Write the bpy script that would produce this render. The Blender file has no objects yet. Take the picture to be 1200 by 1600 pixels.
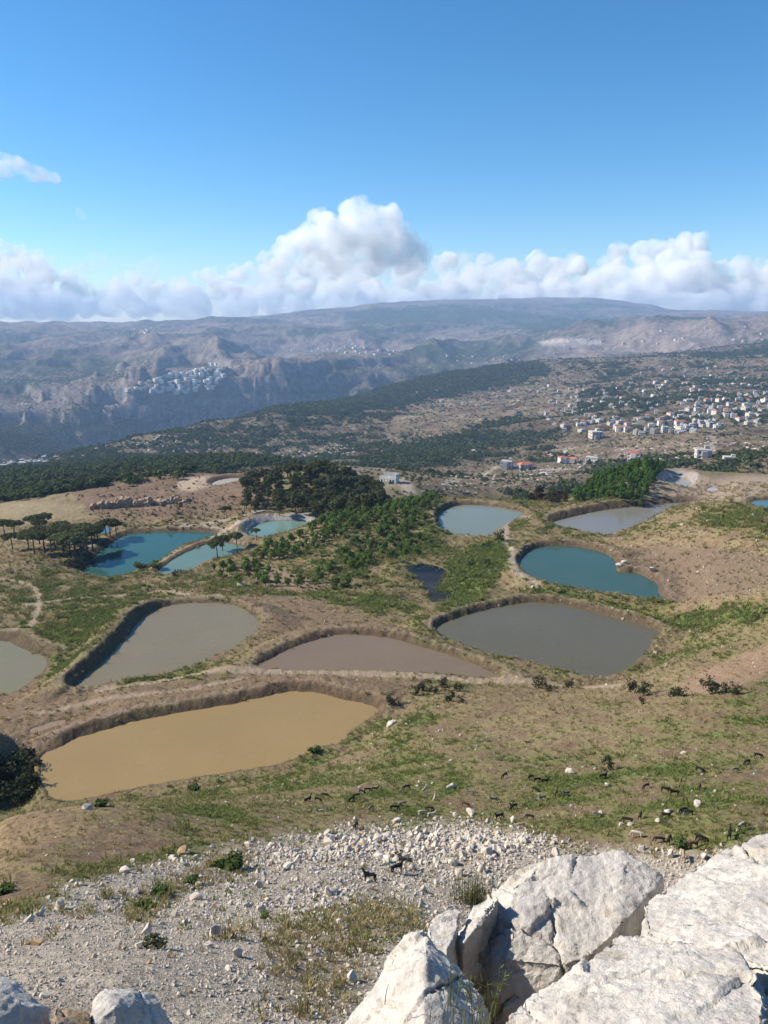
import bpy, bmesh, math, random
import numpy as np
from mathutils import Vector, Matrix, Euler

# ------------------------------------------------------------------ camera, sky, sun, exposure
scene = bpy.context.scene
COL = scene.collection
F = 1205.0                        # focal length in photograph pixels (1200 x 1600)
PITCH = math.atan((800 - 490) / F)  # the level horizon lies near row 490
cam_data = bpy.data.cameras.new('camera')
cam_data.sensor_fit = 'VERTICAL'
cam_data.angle = 2 * math.atan(800 / F)
cam_data.clip_start = 0.1
cam_data.clip_end = 80000
camera = bpy.data.objects.new('camera', cam_data)
COL.objects.link(camera)
camera.location = (0, 0, 0)
camera.rotation_euler = (math.pi / 2 - PITCH, 0, 0)
scene.camera = camera

SUN_EL, SUN_AZ = math.radians(34), math.radians(-79)   # azimuth from +Y (view), negative = left
world = bpy.data.worlds.new('World')
scene.world = world
world.use_nodes = True
wn = world.node_tree.nodes
wl = world.node_tree.links
wn.clear()
sky = wn.new('ShaderNodeTexSky')
sky.sky_type = 'NISHITA'
sky.sun_disc = False
sky.sun_elevation = SUN_EL
sky.sun_rotation = SUN_AZ
sky.altitude = 1100
sky.air_density = 1.0
sky.dust_density = 0.12
sky.ozone_density = 5.0
bgn = wn.new('ShaderNodeBackground')
bgn.inputs['Strength'].default_value = 0.102
wout = wn.new('ShaderNodeOutputWorld')
hsv = wn.new('ShaderNodeHueSaturation')
hsv.inputs['Hue'].default_value = 0.495
hsv.inputs['Saturation'].default_value = 1.2
wl.new(sky.outputs[0], hsv.inputs['Color'])
wl.new(hsv.outputs[0], bgn.inputs['Color'])
wl.new(bgn.outputs[0], wout.inputs['Surface'])

sun_data = bpy.data.lights.new('sun', 'SUN')
sun_data.energy = 5.0
sun_data.angle = math.radians(0.53)
sun_data.color = (1.0, 0.90, 0.76)
sun = bpy.data.objects.new('sun', sun_data)
COL.objects.link(sun)
to_sun = Vector((math.sin(SUN_AZ) * math.cos(SUN_EL), math.cos(SUN_AZ) * math.cos(SUN_EL), math.sin(SUN_EL)))
sun.rotation_euler = to_sun.to_track_quat('Z', 'Y').to_euler()

scene.view_settings.view_transform = 'Standard'
scene.view_settings.look = 'None'
scene.view_settings.gamma = 1.0
scene.view_settings.use_curve_mapping = False
scene.view_settings.exposure = 0.68
scene.render.engine = 'CYCLES'
cy = scene.cycles
cy.use_denoising = True
cy.use_adaptive_sampling = True
cy.adaptive_threshold = 0.02
cy.max_bounces = 14
cy.diffuse_bounces = 3
cy.glossy_bounces = 3
cy.transmission_bounces = 3
cy.transparent_max_bounces = 8
cy.volume_bounces = 14
cy.volume_max_steps = 256
cy.sample_clamp_indirect = 6
cy.caustics_reflective = False
cy.caustics_refractive = False

# ------------------------------------------------------------------ helpers
rng = np.random.default_rng(7)
random.seed(7)
cP, sP = math.cos(PITCH), math.sin(PITCH)


def pix_dir(px, py):
    """Direction (x, y, z) with unit horizontal length through a photograph pixel; z is then the slope."""
    u = (np.asarray(px, float) - 600) / F
    v = (800 - np.asarray(py, float)) / F
    x = u
    y = cP + v * sP
    z = -sP + v * cP
    n = np.hypot(x, y)
    return x / n, y / n, z / n


def to_pix(x, y, z):
    f = y * cP - z * sP
    v = y * sP + z * cP
    f = np.where(np.abs(f) < 1e-6, 1e-6, f)
    return 600 + F * x / f, 800 - F * v / f


_pr = np.random.default_rng(99)
PERM = np.concatenate([_pr.permutation(512)] * 2).astype(np.int32)
_ga = _pr.uniform(0, 2 * math.pi, 512)
GRX, GRY = np.cos(_ga).astype(np.float32), np.sin(_ga).astype(np.float32)
_gc = _pr.uniform(-1, 1, 512); _gs = np.sqrt(1 - _gc ** 2)
G3X, G3Y, G3Z = (_gs * np.cos(_ga)).astype(np.float32), (_gs * np.sin(_ga)).astype(np.float32), _gc.astype(np.float32)


def noise2(x, y, seed=0):
    x = np.asarray(x, np.float64); y = np.asarray(y, np.float64)
    fx = np.floor(x); fy = np.floor(y)
    ix = (fx.astype(np.int32) + seed * 37) & 511; iy = (fy.astype(np.int32) + seed * 91) & 511
    fx = (x - fx).astype(np.float32); fy = (y - fy).astype(np.float32)
    ux = fx * fx * fx * (fx * (fx * 6 - 15) + 10)
    uy = fy * fy * fy * (fy * (fy * 6 - 15) + 10)
    p0 = PERM[ix]; p1 = PERM[ix + 1]
    h = PERM[p0 + iy]; a = GRX[h] * fx + GRY[h] * fy
    h = PERM[p1 + iy]; b = GRX[h] * (fx - 1) + GRY[h] * fy
    iy = (iy + 1) & 511
    h = PERM[p0 + iy]; c = GRX[h] * fx + GRY[h] * (fy - 1)
    h = PERM[p1 + iy]; d = GRX[h] * (fx - 1) + GRY[h] * (fy - 1)
    a += (b - a) * ux; c += (d - c) * ux
    return (a + (c - a) * uy) * np.float32(1.5)


def noise3(p, seed=0):
    f = np.floor(p)
    i = (f.astype(np.int32) + seed * 37) & 511
    f = (p - f).astype(np.float32)
    u = f * f * (3 - 2 * f)
    r = 0
    for dx in (0, 1):
        wx = u[:, 0] if dx else 1 - u[:, 0]
        px_ = PERM[(i[:, 0] + dx) & 511]
        for dy in (0, 1):
            wy = wx * (u[:, 1] if dy else 1 - u[:, 1])
            py_ = PERM[px_ + ((i[:, 1] + dy) & 511)]
            for dz in (0, 1):
                h = PERM[py_ + ((i[:, 2] + dz) & 511)]
                r = r + wy * (u[:, 2] if dz else 1 - u[:, 2]) * (G3X[h] * (f[:, 0] - dx) + G3Y[h] * (f[:, 1] - dy) + G3Z[h] * (f[:, 2] - dz))
    return r * 1.4


def fbm2(x, y, octaves=4, seed=0, gain=0.5, lac=2.03):
    a, s, t = 1.0, 0, 0
    for o in range(octaves):
        s = s + a * noise2(x, y, seed + o * 17)
        t += a
        a *= gain; x = x * lac + 13.7; y = y * lac - 7.1
    return s / t


def ridged2(x, y, octaves=4, seed=0, gain=0.55, lac=2.05):
    a, s, t = 1.0, 0, 0
    for o in range(octaves):
        n = 1 - np.abs(noise2(x, y, seed + o * 31)) * 1.6
        s = s + a * n
        t += a
        a *= gain; x = x * lac + 3.3; y = y * lac + 9.2
    return s / t


def fbm3(p, octaves=4, seed=0, gain=0.5):
    a, s, t = 1.0, 0, 0
    for o in range(octaves):
        s = s + a * noise3(p, seed + 13 * o); t += a
        a *= gain; p = p * 2.03 + 5.1
    return s / t


def sstep(a, b, x):
    t = np.clip((x - a) / (b - a), 0, 1)
    return t * t * (3 - 2 * t)


def inside_poly(poly, x, y):
    c = np.zeros(x.shape, bool)
    n = len(poly)
    for i in range(n):
        x0, y0 = poly[i]; x1, y1 = poly[(i + 1) % n]
        if y0 == y1:
            continue
        t = ((y0 > y) != (y1 > y)) & (x < (x1 - x0) * (y - y0) / (y1 - y0) + x0)
        c ^= t
    return c


def dist_line(pts, x, y, closed=False):
    """Distance to a polyline and the (fractional) index of the nearest point."""
    best = np.full(x.shape, 1e18); idx = np.zeros(x.shape)
    n = len(pts)
    for i in range(n if closed else n - 1):
        x0, y0 = pts[i]; x1, y1 = pts[(i + 1) % n]
        dx, dy = x1 - x0, y1 - y0
        L = dx * dx + dy * dy + 1e-12
        t = np.clip(((x - x0) * dx + (y - y0) * dy) / L, 0, 1)
        d = (x - x0 - t * dx) ** 2 + (y - y0 - t * dy) ** 2
        m = d < best
        best[m] = d[m]; idx[m] = (i + t)[m]
    return np.sqrt(best), idx


def sdf_poly(poly, x, y):
    d, idx = dist_line(poly, x, y, True)
    return np.where(inside_poly(poly, x, y), -d, d), idx


def smooth_closed(pts, n=4):
    """Catmull-Rom through a closed list of points."""
    P = np.array(pts, float); out = []
    m = len(P)
    for i in range(m):
        p0, p1, p2, p3 = P[i - 1], P[i], P[(i + 1) % m], P[(i + 2) % m]
        for k in range(n):
            t = k / n
            out.append(0.5 * ((2 * p1) + (p2 - p0) * t + (2 * p0 - 5 * p1 + 4 * p2 - p3) * t * t + (3 * p1 - p0 - 3 * p2 + p3) * t ** 3))
    return np.array(out)


def smooth_open(pts, n=5):
    P = np.array(pts, float); out = []
    m = len(P)
    for i in range(m - 1):
        p0, p1, p2, p3 = P[max(i - 1, 0)], P[i], P[i + 1], P[min(i + 2, m - 1)]
        for k in range(n):
            t = k / n
            out.append(0.5 * ((2 * p1) + (p2 - p0) * t + (2 * p0 - 5 * p1 + 4 * p2 - p3) * t * t + (3 * p1 - p0 - 3 * p2 + p3) * t ** 3))
    out.append(P[-1])
    return np.array(out)


def mesh_np(name, V, quads=None, tris=None, smooth=True):
    """A mesh from numpy arrays, without the slow Python lists."""
    me = bpy.data.meshes.new(name)
    V = np.asarray(V, np.float32)
    loops = []; starts = []; total = 0
    if quads is not None and len(quads):
        q = np.asarray(quads, np.int32)
        loops.append(q.ravel()); starts.append(np.arange(len(q)) * 4); total = len(q) * 4
    if tris is not None and len(tris):
        t = np.asarray(tris, np.int32)
        loops.append(t.ravel()); starts.append(total + np.arange(len(t)) * 3)
    L = np.concatenate(loops); S = np.concatenate(starts).astype(np.int32)
    me.vertices.add(len(V)); me.vertices.foreach_set('co', V.ravel())
    me.loops.add(len(L)); me.loops.foreach_set('vertex_index', L.astype(np.int32))
    me.polygons.add(len(S)); me.polygons.foreach_set('loop_start', S)
    me.update(calc_edges=True)
    me.polygons.foreach_set('use_smooth', np.full(len(S), smooth, bool))
    me.validate()
    return me


def color_attr(me, name, C):
    a = me.color_attributes.new(name, 'FLOAT_COLOR', 'POINT')
    C = np.asarray(C, np.float32)
    if C.shape[1] == 3:
        C = np.concatenate([C, np.ones((len(C), 1), np.float32)], 1)
    a.data.foreach_set('color', C.ravel())


def float_attr(me, name, v):
    a = me.attributes.new(name, 'FLOAT', 'POINT')
    a.data.foreach_set('value', np.asarray(v, np.float32))


def put(name, me, mat=None, parent=None, label=None, category=None, group=None, kind=None, loc=None, rot=None, scale=None):
    o = bpy.data.objects.new(name, me)
    COL.objects.link(o)
    if mat is not None and me is not None and not me.materials:
        me.materials.append(mat)
    if parent is not None:
        o.parent = parent
    for k, v in (('label', label), ('category', category), ('group', group), ('kind', kind)):
        if v:
            o[k] = v
    if loc is not None:
        o.location = loc
    if rot is not None:
        o.rotation_euler = rot
    if scale is not None:
        o.scale = scale if hasattr(scale, '__len__') else (scale,) * 3
    return o


class NT:
    """A small wrapper to write node materials briefly."""
    def __init__(self, name):
        self.mat = bpy.data.materials.new(name)
        self.mat.use_nodes = True
        self.t = self.mat.node_tree
        self.t.nodes.clear()
        self.out = self.t.nodes.new('ShaderNodeOutputMaterial')

    def n(self, kind, **kw):
        nd = self.t.nodes.new('ShaderNode' + kind)
        for k, v in kw.items():
            if k.startswith('i_'):
                key = k[2:].replace('_', ' ')
                self.set(nd.inputs[key], v)
            else:
                setattr(nd, k, v)
        return nd

    def set(self, sock, v):
        if isinstance(v, bpy.types.NodeSocket):
            self.t.links.new(v, sock)
        elif isinstance(v, bpy.types.Node):
            self.t.links.new(v.outputs[0], sock)
        else:
            sock.default_value = v

    def mixc(self, a, b, fac, blend='MIX'):
        nd = self.t.nodes.new('ShaderNodeMix')
        nd.data_type = 'RGBA'; nd.blend_type = blend
        self.set(nd.inputs[0], fac); self.set(nd.inputs[6], a); self.set(nd.inputs[7], b)
        return nd.outputs[2]

    def math(self, op, a, b=0.0, clamp=False):
        nd = self.t.nodes.new('ShaderNodeMath'); nd.operation = op; nd.use_clamp = clamp
        self.set(nd.inputs[0], a); self.set(nd.inputs[1], b)
        return nd.outputs[0]

    def ramp(self, fac, stops):
        nd = self.t.nodes.new('ShaderNodeValToRGB')
        e = nd.color_ramp.elements
        while len(e) < len(stops):
            e.new(0.5)
        for el, (p, c) in zip(e, stops):
            el.position = p
            el.color = c if hasattr(c, '__len__') and len(c) == 4 else ((c, c, c, 1) if not hasattr(c, '__len__') else (*c, 1))
        self.set(nd.inputs[0], fac)
        return nd.outputs[0]

    def noise(self, vec, scale, detail=4, rough=0.55, out=0, **kw):
        nd = self.n('TexNoise', **kw)
        if vec is not None:
            self.set(nd.inputs['Vector'], vec)
        nd.inputs['Scale'].default_value = scale
        nd.inputs['Detail'].default_value = detail
        nd.inputs['Roughness'].default_value = rough
        return nd.outputs[out]

    def principled(self, color, rough=0.9, spec=0.2, normal=None, **kw):
        b = self.n('BsdfPrincipled')
        self.set(b.inputs['Base Color'], color)
        self.set(b.inputs['Roughness'], rough)
        self.set(b.inputs['Specular IOR Level'], spec)
        if normal is not None:
            self.set(b.inputs['Normal'], normal)
        for k, v in kw.items():
            self.set(b.inputs[k.replace('_', ' ')], v)
        self.t.links.new(b.outputs[0], self.out.inputs['Surface'])
        return b

    def bump(self, height, strength=0.5, dist=0.1):
        nd = self.n('Bump')
        nd.inputs['Strength'].default_value = strength
        nd.inputs['Distance'].default_value = dist
        self.set(nd.inputs['Height'], height)
        return nd.outputs[0]

# ------------------------------------------------------------------ terrain: heights
# control points: photograph pixel + horizontal distance in metres, or pixel + drop below the eye (negative number)
CP = [
    # foreground ledge and steep slope
    (0, 1700, 6.5), (250, 1700, 7), (420, 1690, 8), (600, 1640, 7.0), (800, 1600, 6.6), (1000, 1600, 6.2), (1200, 1600, 6.0),
    (760, 1560, 7.4), (900, 1560, 7.3), (1200, 1540, 7.0),
    (0, 1520, 22), (200, 1535, 19), (380, 1570, 18), (500, 1520, 23), (600, 1455, 31), (0, 1430, 36), (200, 1420, 38), (400, 1420, 38),
    (600, 1380, 46), (760, 1330, 56), (1000, 1315, 60), (1180, 1290, 62), (0, 1340, 54), (150, 1330, 56), (300, 1330, 56), (500, 1310, 61),
    (700, 1290, 66), (900, 1270, 70), (1100, 1240, 76), (0, 1285, 72), (200, 1258, 86), (350, 1250, 86), (500, 1230, 90), (500, 1190, -71.5), (300, 1228, -74),
    (700, 1180, 100), (900, 1180, 97), (1100, 1170, 96), (650, 1115, 127), (800, 1100, 131), (1000, 1090, 130), (1180, 1080, 122),
    (800, 1065, -76.5), (900, 1069, -77), (1050, 1060, 143), (1180, 1030, 152), (1060, 1000, -77), (1180, 970, 178), (1100, 960, -78), (1180, 930, 196),
    # hill on the right
    (1060, 900, -79.5), (1120, 880, 236), (1180, 880, 226), (1000, 860, -81), (1080, 840, 262), (1180, 830, 256), (1080, 808, 300), (1150, 784, 306), (1198, 812, -73.5),
    (1120, 770, -81), (900, 782, -88), (980, 755, -86), (1025, 738, -86), (1060, 735, -82.5), (1100, 752, -84), (1180, 742, -87), (1180, 760, -80),
    # middle
    (740, 860, -87), (640, 860, -90), (600, 900, -88), (560, 940, -84.5), (640, 965, -82), (705, 955, -82.5), (760, 925, -83.5), (780, 885, -84),
    (500, 860, -92), (560, 820, -90), (640, 790, -88), (690, 778, -87), (450, 880, -94), (400, 885, -95), (350, 905, -92), (420, 910, -90.5), (500, 922, -87), (600, 880, -89), (650, 850, -90),
    (420, 955, -82), (480, 972, -81), (300, 922, -90), (200, 925, -92), (100, 930, -92), (30, 920, -93), (0, 960, -89), (100, 985, -87), (30, 1092, -79), (0, 1130, -77.5),
    (60, 1110, -78), (200, 1090, -76.8), (300, 1075, -77), (400, 1060, -77), (620, 1068, -76.5), (150, 1010, -84),
    (100, 870, -98), (50, 880, -97), (0, 860, -99), (100, 830, -103), (0, 830, -104), (50, 800, -105), (150, 800, -105), (0, 790, -112), (250, 800, -103), (330, 815, -100), (380, 802, -100),
    (200, 770, -106), (300, 750, -106), (370, 745, -105), (300, 738, -109), (120, 758, -126), (0, 768, -132), (0, 748, -170), (100, 738, -176),
    (450, 775, -98), (520, 780, -100), (480, 745, -92), (420, 752, -97), (560, 765, -101), (600, 790, -103), (480, 736, -91.5), (760, 780, -89), (850, 788, -89),
    # beyond the edge
    (100, 742, 820), (50, 727, 1400), (250, 735, 760), (350, 722, 1000), (600, 745, 700), (560, 730, 830), (650, 757, 640), (700, 748, 1000), (760, 742, 900), (830, 728, 1150),
    (900, 720, 1200), (1000, 715, 1150), (1100, 712, 1050), (1180, 716, 800), (600, 715, 1300), (480, 716, 1400), (300, 714, 1600), (150, 714, 1700), (670, 735, 1150),
    (150, 700, 1900), (250, 685, 2200), (350, 665, 2600), (480, 642, 3000), (600, 608, 3500), (700, 590, 3800), (800, 570, 4300),
    (450, 690, 1800), (600, 680, 1800), (600, 640, 2500), (700, 690, 1600), (800, 660, 1900), (700, 640, 2400), (800, 610, 3000), (900, 680, 1500), (1000, 660, 1700),
    (1000, 620, 2200), (1100, 640, 1900), (1180, 640, 1800), (900, 620, 2400), (1150, 600, 2600), (1000, 580, 3200), (1150, 560, 3600), (900, 560, 4200), (1150, 530, 5000),
    (1000, 530, 5500), (1150, 502, 7000), (900, 520, 6500), (1100, 685, 1350),
    (70, 690, 3300), (0, 690, 3100), (150, 676, 3900), (150, 642, 4020), (200, 664, 4000), (200, 624, 4080), (250, 657, 4030), (250, 616, 4120), (300, 652, 4080), (300, 612, 4170), (350, 645, 4130), (350, 608, 4220), (420, 634, 4200), (425, 592, 4300), (480, 622, 4350), (470, 578, 4460), (100, 668, 3950), (60, 640, 4150), (300, 596, 4600), (400, 575, 4800), (520, 600, 4550), (490, 560, 5000),
    (560, 582, 5000), (640, 572, 5200), (0, 620, 4500), (0, 560, 5800), (100, 560, 5600), (200, 540, 6000), (300, 565, 5200), (400, 540, 6200), (500, 530, 6800), (600, 540, 6500),
    (700, 550, 6200), (750, 530, 7200), (820, 545, 6300), (100, 522, 7500), (200, 512, 8000), (300, 503, 8500), (380, 502, 8700), (480, 503, 9300), (550, 483, 10300), (650, 474, 10800),
    (740, 474, 10800), (850, 494, 10300), (900, 490, 10800), (970, 468, 13500), (1040, 484, 13000), (1060, 486, 10800), (1150, 489, 10300), (1200, 488, 10300), (0, 512, 12500), (100, 507, 12500),
]
# hidden ground: column, distance, drop below the eye
CPH = [
    (150, 2600, 620), (300, 3200, 640), (450, 3600, 600), (600, 4050, 520), (750, 4600, 400), (650, 400, 102), (650, 460, 118), (480, 520, 112), (480, 640, 150), (760, 430, 106), (850, 440, 112),
    (950, 520, 118), (1050, 500, 105), (1150, 520, 110), (1050, 700, 150), (760, 600, 160), (850, 700, 165), (300, 580, 125), (150, 15500, 300), (600, 15500, 100), (1000, 15500, 0), (1200, 15500, 200), (300, 11500, 120),
    (600, 12.5, 14.4), (800, 13, 14.6), (1000, 13, 14.8), (1200, 13, 14.8), (800, 25, 25), (1000, 25, 26.5), (1200, 25, 27), (1000, 40, 38), (1200, 40, 38), (300, 11, 13.2), (50, 12, 14.4), (450, 12, 14.2),
    (600, 1.2, 1.65), (0, 1.2, 1.65), (1200, 1.2, 1.65),
    (-500, 10, 9), (-500, 60, 50), (-500, 150, 85), (-500, 400, 105), (-500, 1500, 280), (-500, 5000, 400), (-500, 9000, 80), (1700, 10, 8), (1700, 60, 40), (1700, 150, 62), (1700, 400, 85), (1700, 1500, 230), (1700, 5000, 120), (1700, 9000, 0), (-500, 15000, 300), (1700, 15000, 200),
]
cu, cv, cs = [], [], []
for px, py, r in CP:
    x, y, s = pix_dir(px, py)
    if r < 0:
        r = r / s
    cu.append(math.atan2(x, y)); cv.append(math.log(r)); cs.append(float(s))
for px, r, h in CPH:
    a = math.atan2((px - 600) / F, 1.0)
    cu.append(a); cv.append(math.log(r)); cs.append(-h / r)
cu, cv, cs = map(np.array, (cu, cv, cs))


def tps_solve(u, v, s, reg=5e-5):
    n = len(u)
    d2 = (u[:, None] - u[None]) ** 2 + (v[:, None] - v[None]) ** 2
    K = 0.5 * d2 * np.log(d2 + 1e-12) + np.eye(n) * reg
    P = np.stack([np.ones(n), u, v], 1)
    A = np.block([[K, P], [P.T, np.zeros((3, 3))]])
    return np.linalg.solve(A, np.concatenate([s, np.zeros(3)]))


TPW = tps_solve(cu, cv, cs)


def base_slope(u, v):
    sh = u.shape
    u = u.ravel().astype(np.float32); v = v.ravel().astype(np.float32)
    out = np.empty(len(u))
    w = TPW[:-3].astype(np.float32); a = TPW[-3:]
    fu, fv = cu.astype(np.float32), cv.astype(np.float32)
    for i in range(0, len(u), 20000):
        uu, vv = u[i:i + 20000], v[i:i + 20000]
        d2 = (uu[:, None] - fu) ** 2 + (vv[:, None] - fv) ** 2 + np.float32(1e-12)
        out[i:i + 20000] = (0.5 * d2 * np.log(d2)).astype(np.float64) @ TPW[:-3] + a[0] + a[1] * uu + a[2] * vv
    return out.reshape(sh)


# polar grid: columns of azimuth (dense in view), rows of log distance
def az_columns(n_in, n_out):
    c = np.linspace(-0.60, 0.60, n_in)
    e = np.linspace(0, 1, n_out + 1)[1:] ** 1.5
    return np.concatenate([(-0.60 - e * 0.75)[::-1], c, 0.60 + e * 0.75])


AZ = az_columns(760, 30)
LR_NEAR = np.concatenate([np.linspace(math.log(1.2), math.log(9), 60)[:-1], np.linspace(math.log(9), math.log(640), 840)])
LR_FAR = np.linspace(math.log(640), math.log(15200), 420)
LR = np.concatenate([LR_NEAR, LR_FAR[1:]])
NN = len(LR_NEAR)
NC, NR = len(AZ), len(LR)
UU, VV = np.meshgrid(AZ, LR)           # rows = distance
st = 3                                  # the spline is smooth: evaluate sparsely, then interpolate
ia = np.unique(np.append(np.arange(0, NC, st), NC - 1)); ir = np.unique(np.append(np.arange(0, NR, st), NR - 1))
Sc = base_slope(*np.meshgrid(AZ[ia], LR[ir]))
Sr = np.stack([np.interp(AZ, AZ[ia], row) for row in Sc])
S = np.stack([np.interp(LR, LR[ir], Sr[:, j]) for j in range(NC)], 1)
RR = np.exp(VV)
GX = RR * np.sin(UU); GY = RR * np.cos(UU)
GZ = S * RR

# relief of the hillside: bumps and gullies, growing with distance into mountain relief
K1 = int(np.searchsorted(LR, math.log(920))); K2 = int(np.searchsorted(LR, math.log(590))); K3 = int(np.searchsorted(LR, math.log(2900))); K4 = int(np.searchsorted(LR, math.log(6100)))


def rows(a, b):
    return GX[a:b], GY[a:b], RR[a:b]


x_, y_, r_ = rows(0, K1)
GZ[:K1] += sstep(12, 40, r_) * (1 - sstep(500, 900, r_)) * (0.55 * fbm2(x_ / 22, y_ / 22, 3, 3) + 0.28 * fbm2(x_ / 5.5, y_ / 5.5, 3, 9) + 0.10 * fbm2(x_ / 1.6, y_ / 1.6, 2, 21))
x_, y_, r_ = rows(K2, K4)
GZ[K2:K4] += sstep(600, 1100, r_) * (1 - sstep(3500, 6000, r_)) * (22 * fbm2(x_ / 340, y_ / 340, 4, 41) + 7 * (ridged2(x_ / 150, y_ / 150, 3, 47) - 0.6))
x_, y_, r_ = rows(K3, NR)
rel = (ridged2(x_ / 2300 + 0.3 * fbm2(x_ / 900, y_ / 900, 2, 5), y_ / 2300, 6, 61) - 0.62)
spur = ridged2(x_ / 1050 + 0.45 * fbm2(x_ / 1300, y_ / 1300, 3, 15), y_ / 2700, 4, 67, 0.38) - 0.62     # spurs and ravines running down towards the canyon
GZ[K3:] += sstep(4250, 5200, r_) * (1 - 0.85 * sstep(5800, 8200, r_)) * 235 * spur
GZ[K3:] += sstep(3000, 5200, r_) * (1 - 0.55 * sstep(8500, 10500, r_)) * (120 * rel + 42 * fbm2(x_ / 420, y_ / 420, 4, 71)) * (0.55 + 0.45 * sstep(4000, 7500, r_))
# canyon walls: terraces of cliff where the ground falls fastest
w_cliff = sstep(3300, 3700, r_) * (1 - sstep(5200, 6500, r_)) * (1 - sstep(-0.05, 0.12, UU[K3:]))
but = ridged2(x_ / 260 + 0.3 * fbm2(x_ / 200, y_ / 200, 2, 91), y_ / 700, 3, 93) - 0.6
GZ[K3:] += sstep(3700, 3950, r_) * (1 - sstep(4350, 5000, r_)) * (1 - sstep(-0.05, 0.12, UU[K3:])) * 75 * but
tz = GZ[K3:] / 85.0 + 0.5 * fbm2(x_ / 500, y_ / 500, 3, 83)
GZ[K3:] += w_cliff * 85 * 0.6 * (1 - sstep(-330, -230, GZ[K3:])) * (np.floor(tz) + sstep(0.25, 0.6, tz - np.floor(tz)) - tz)

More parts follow.
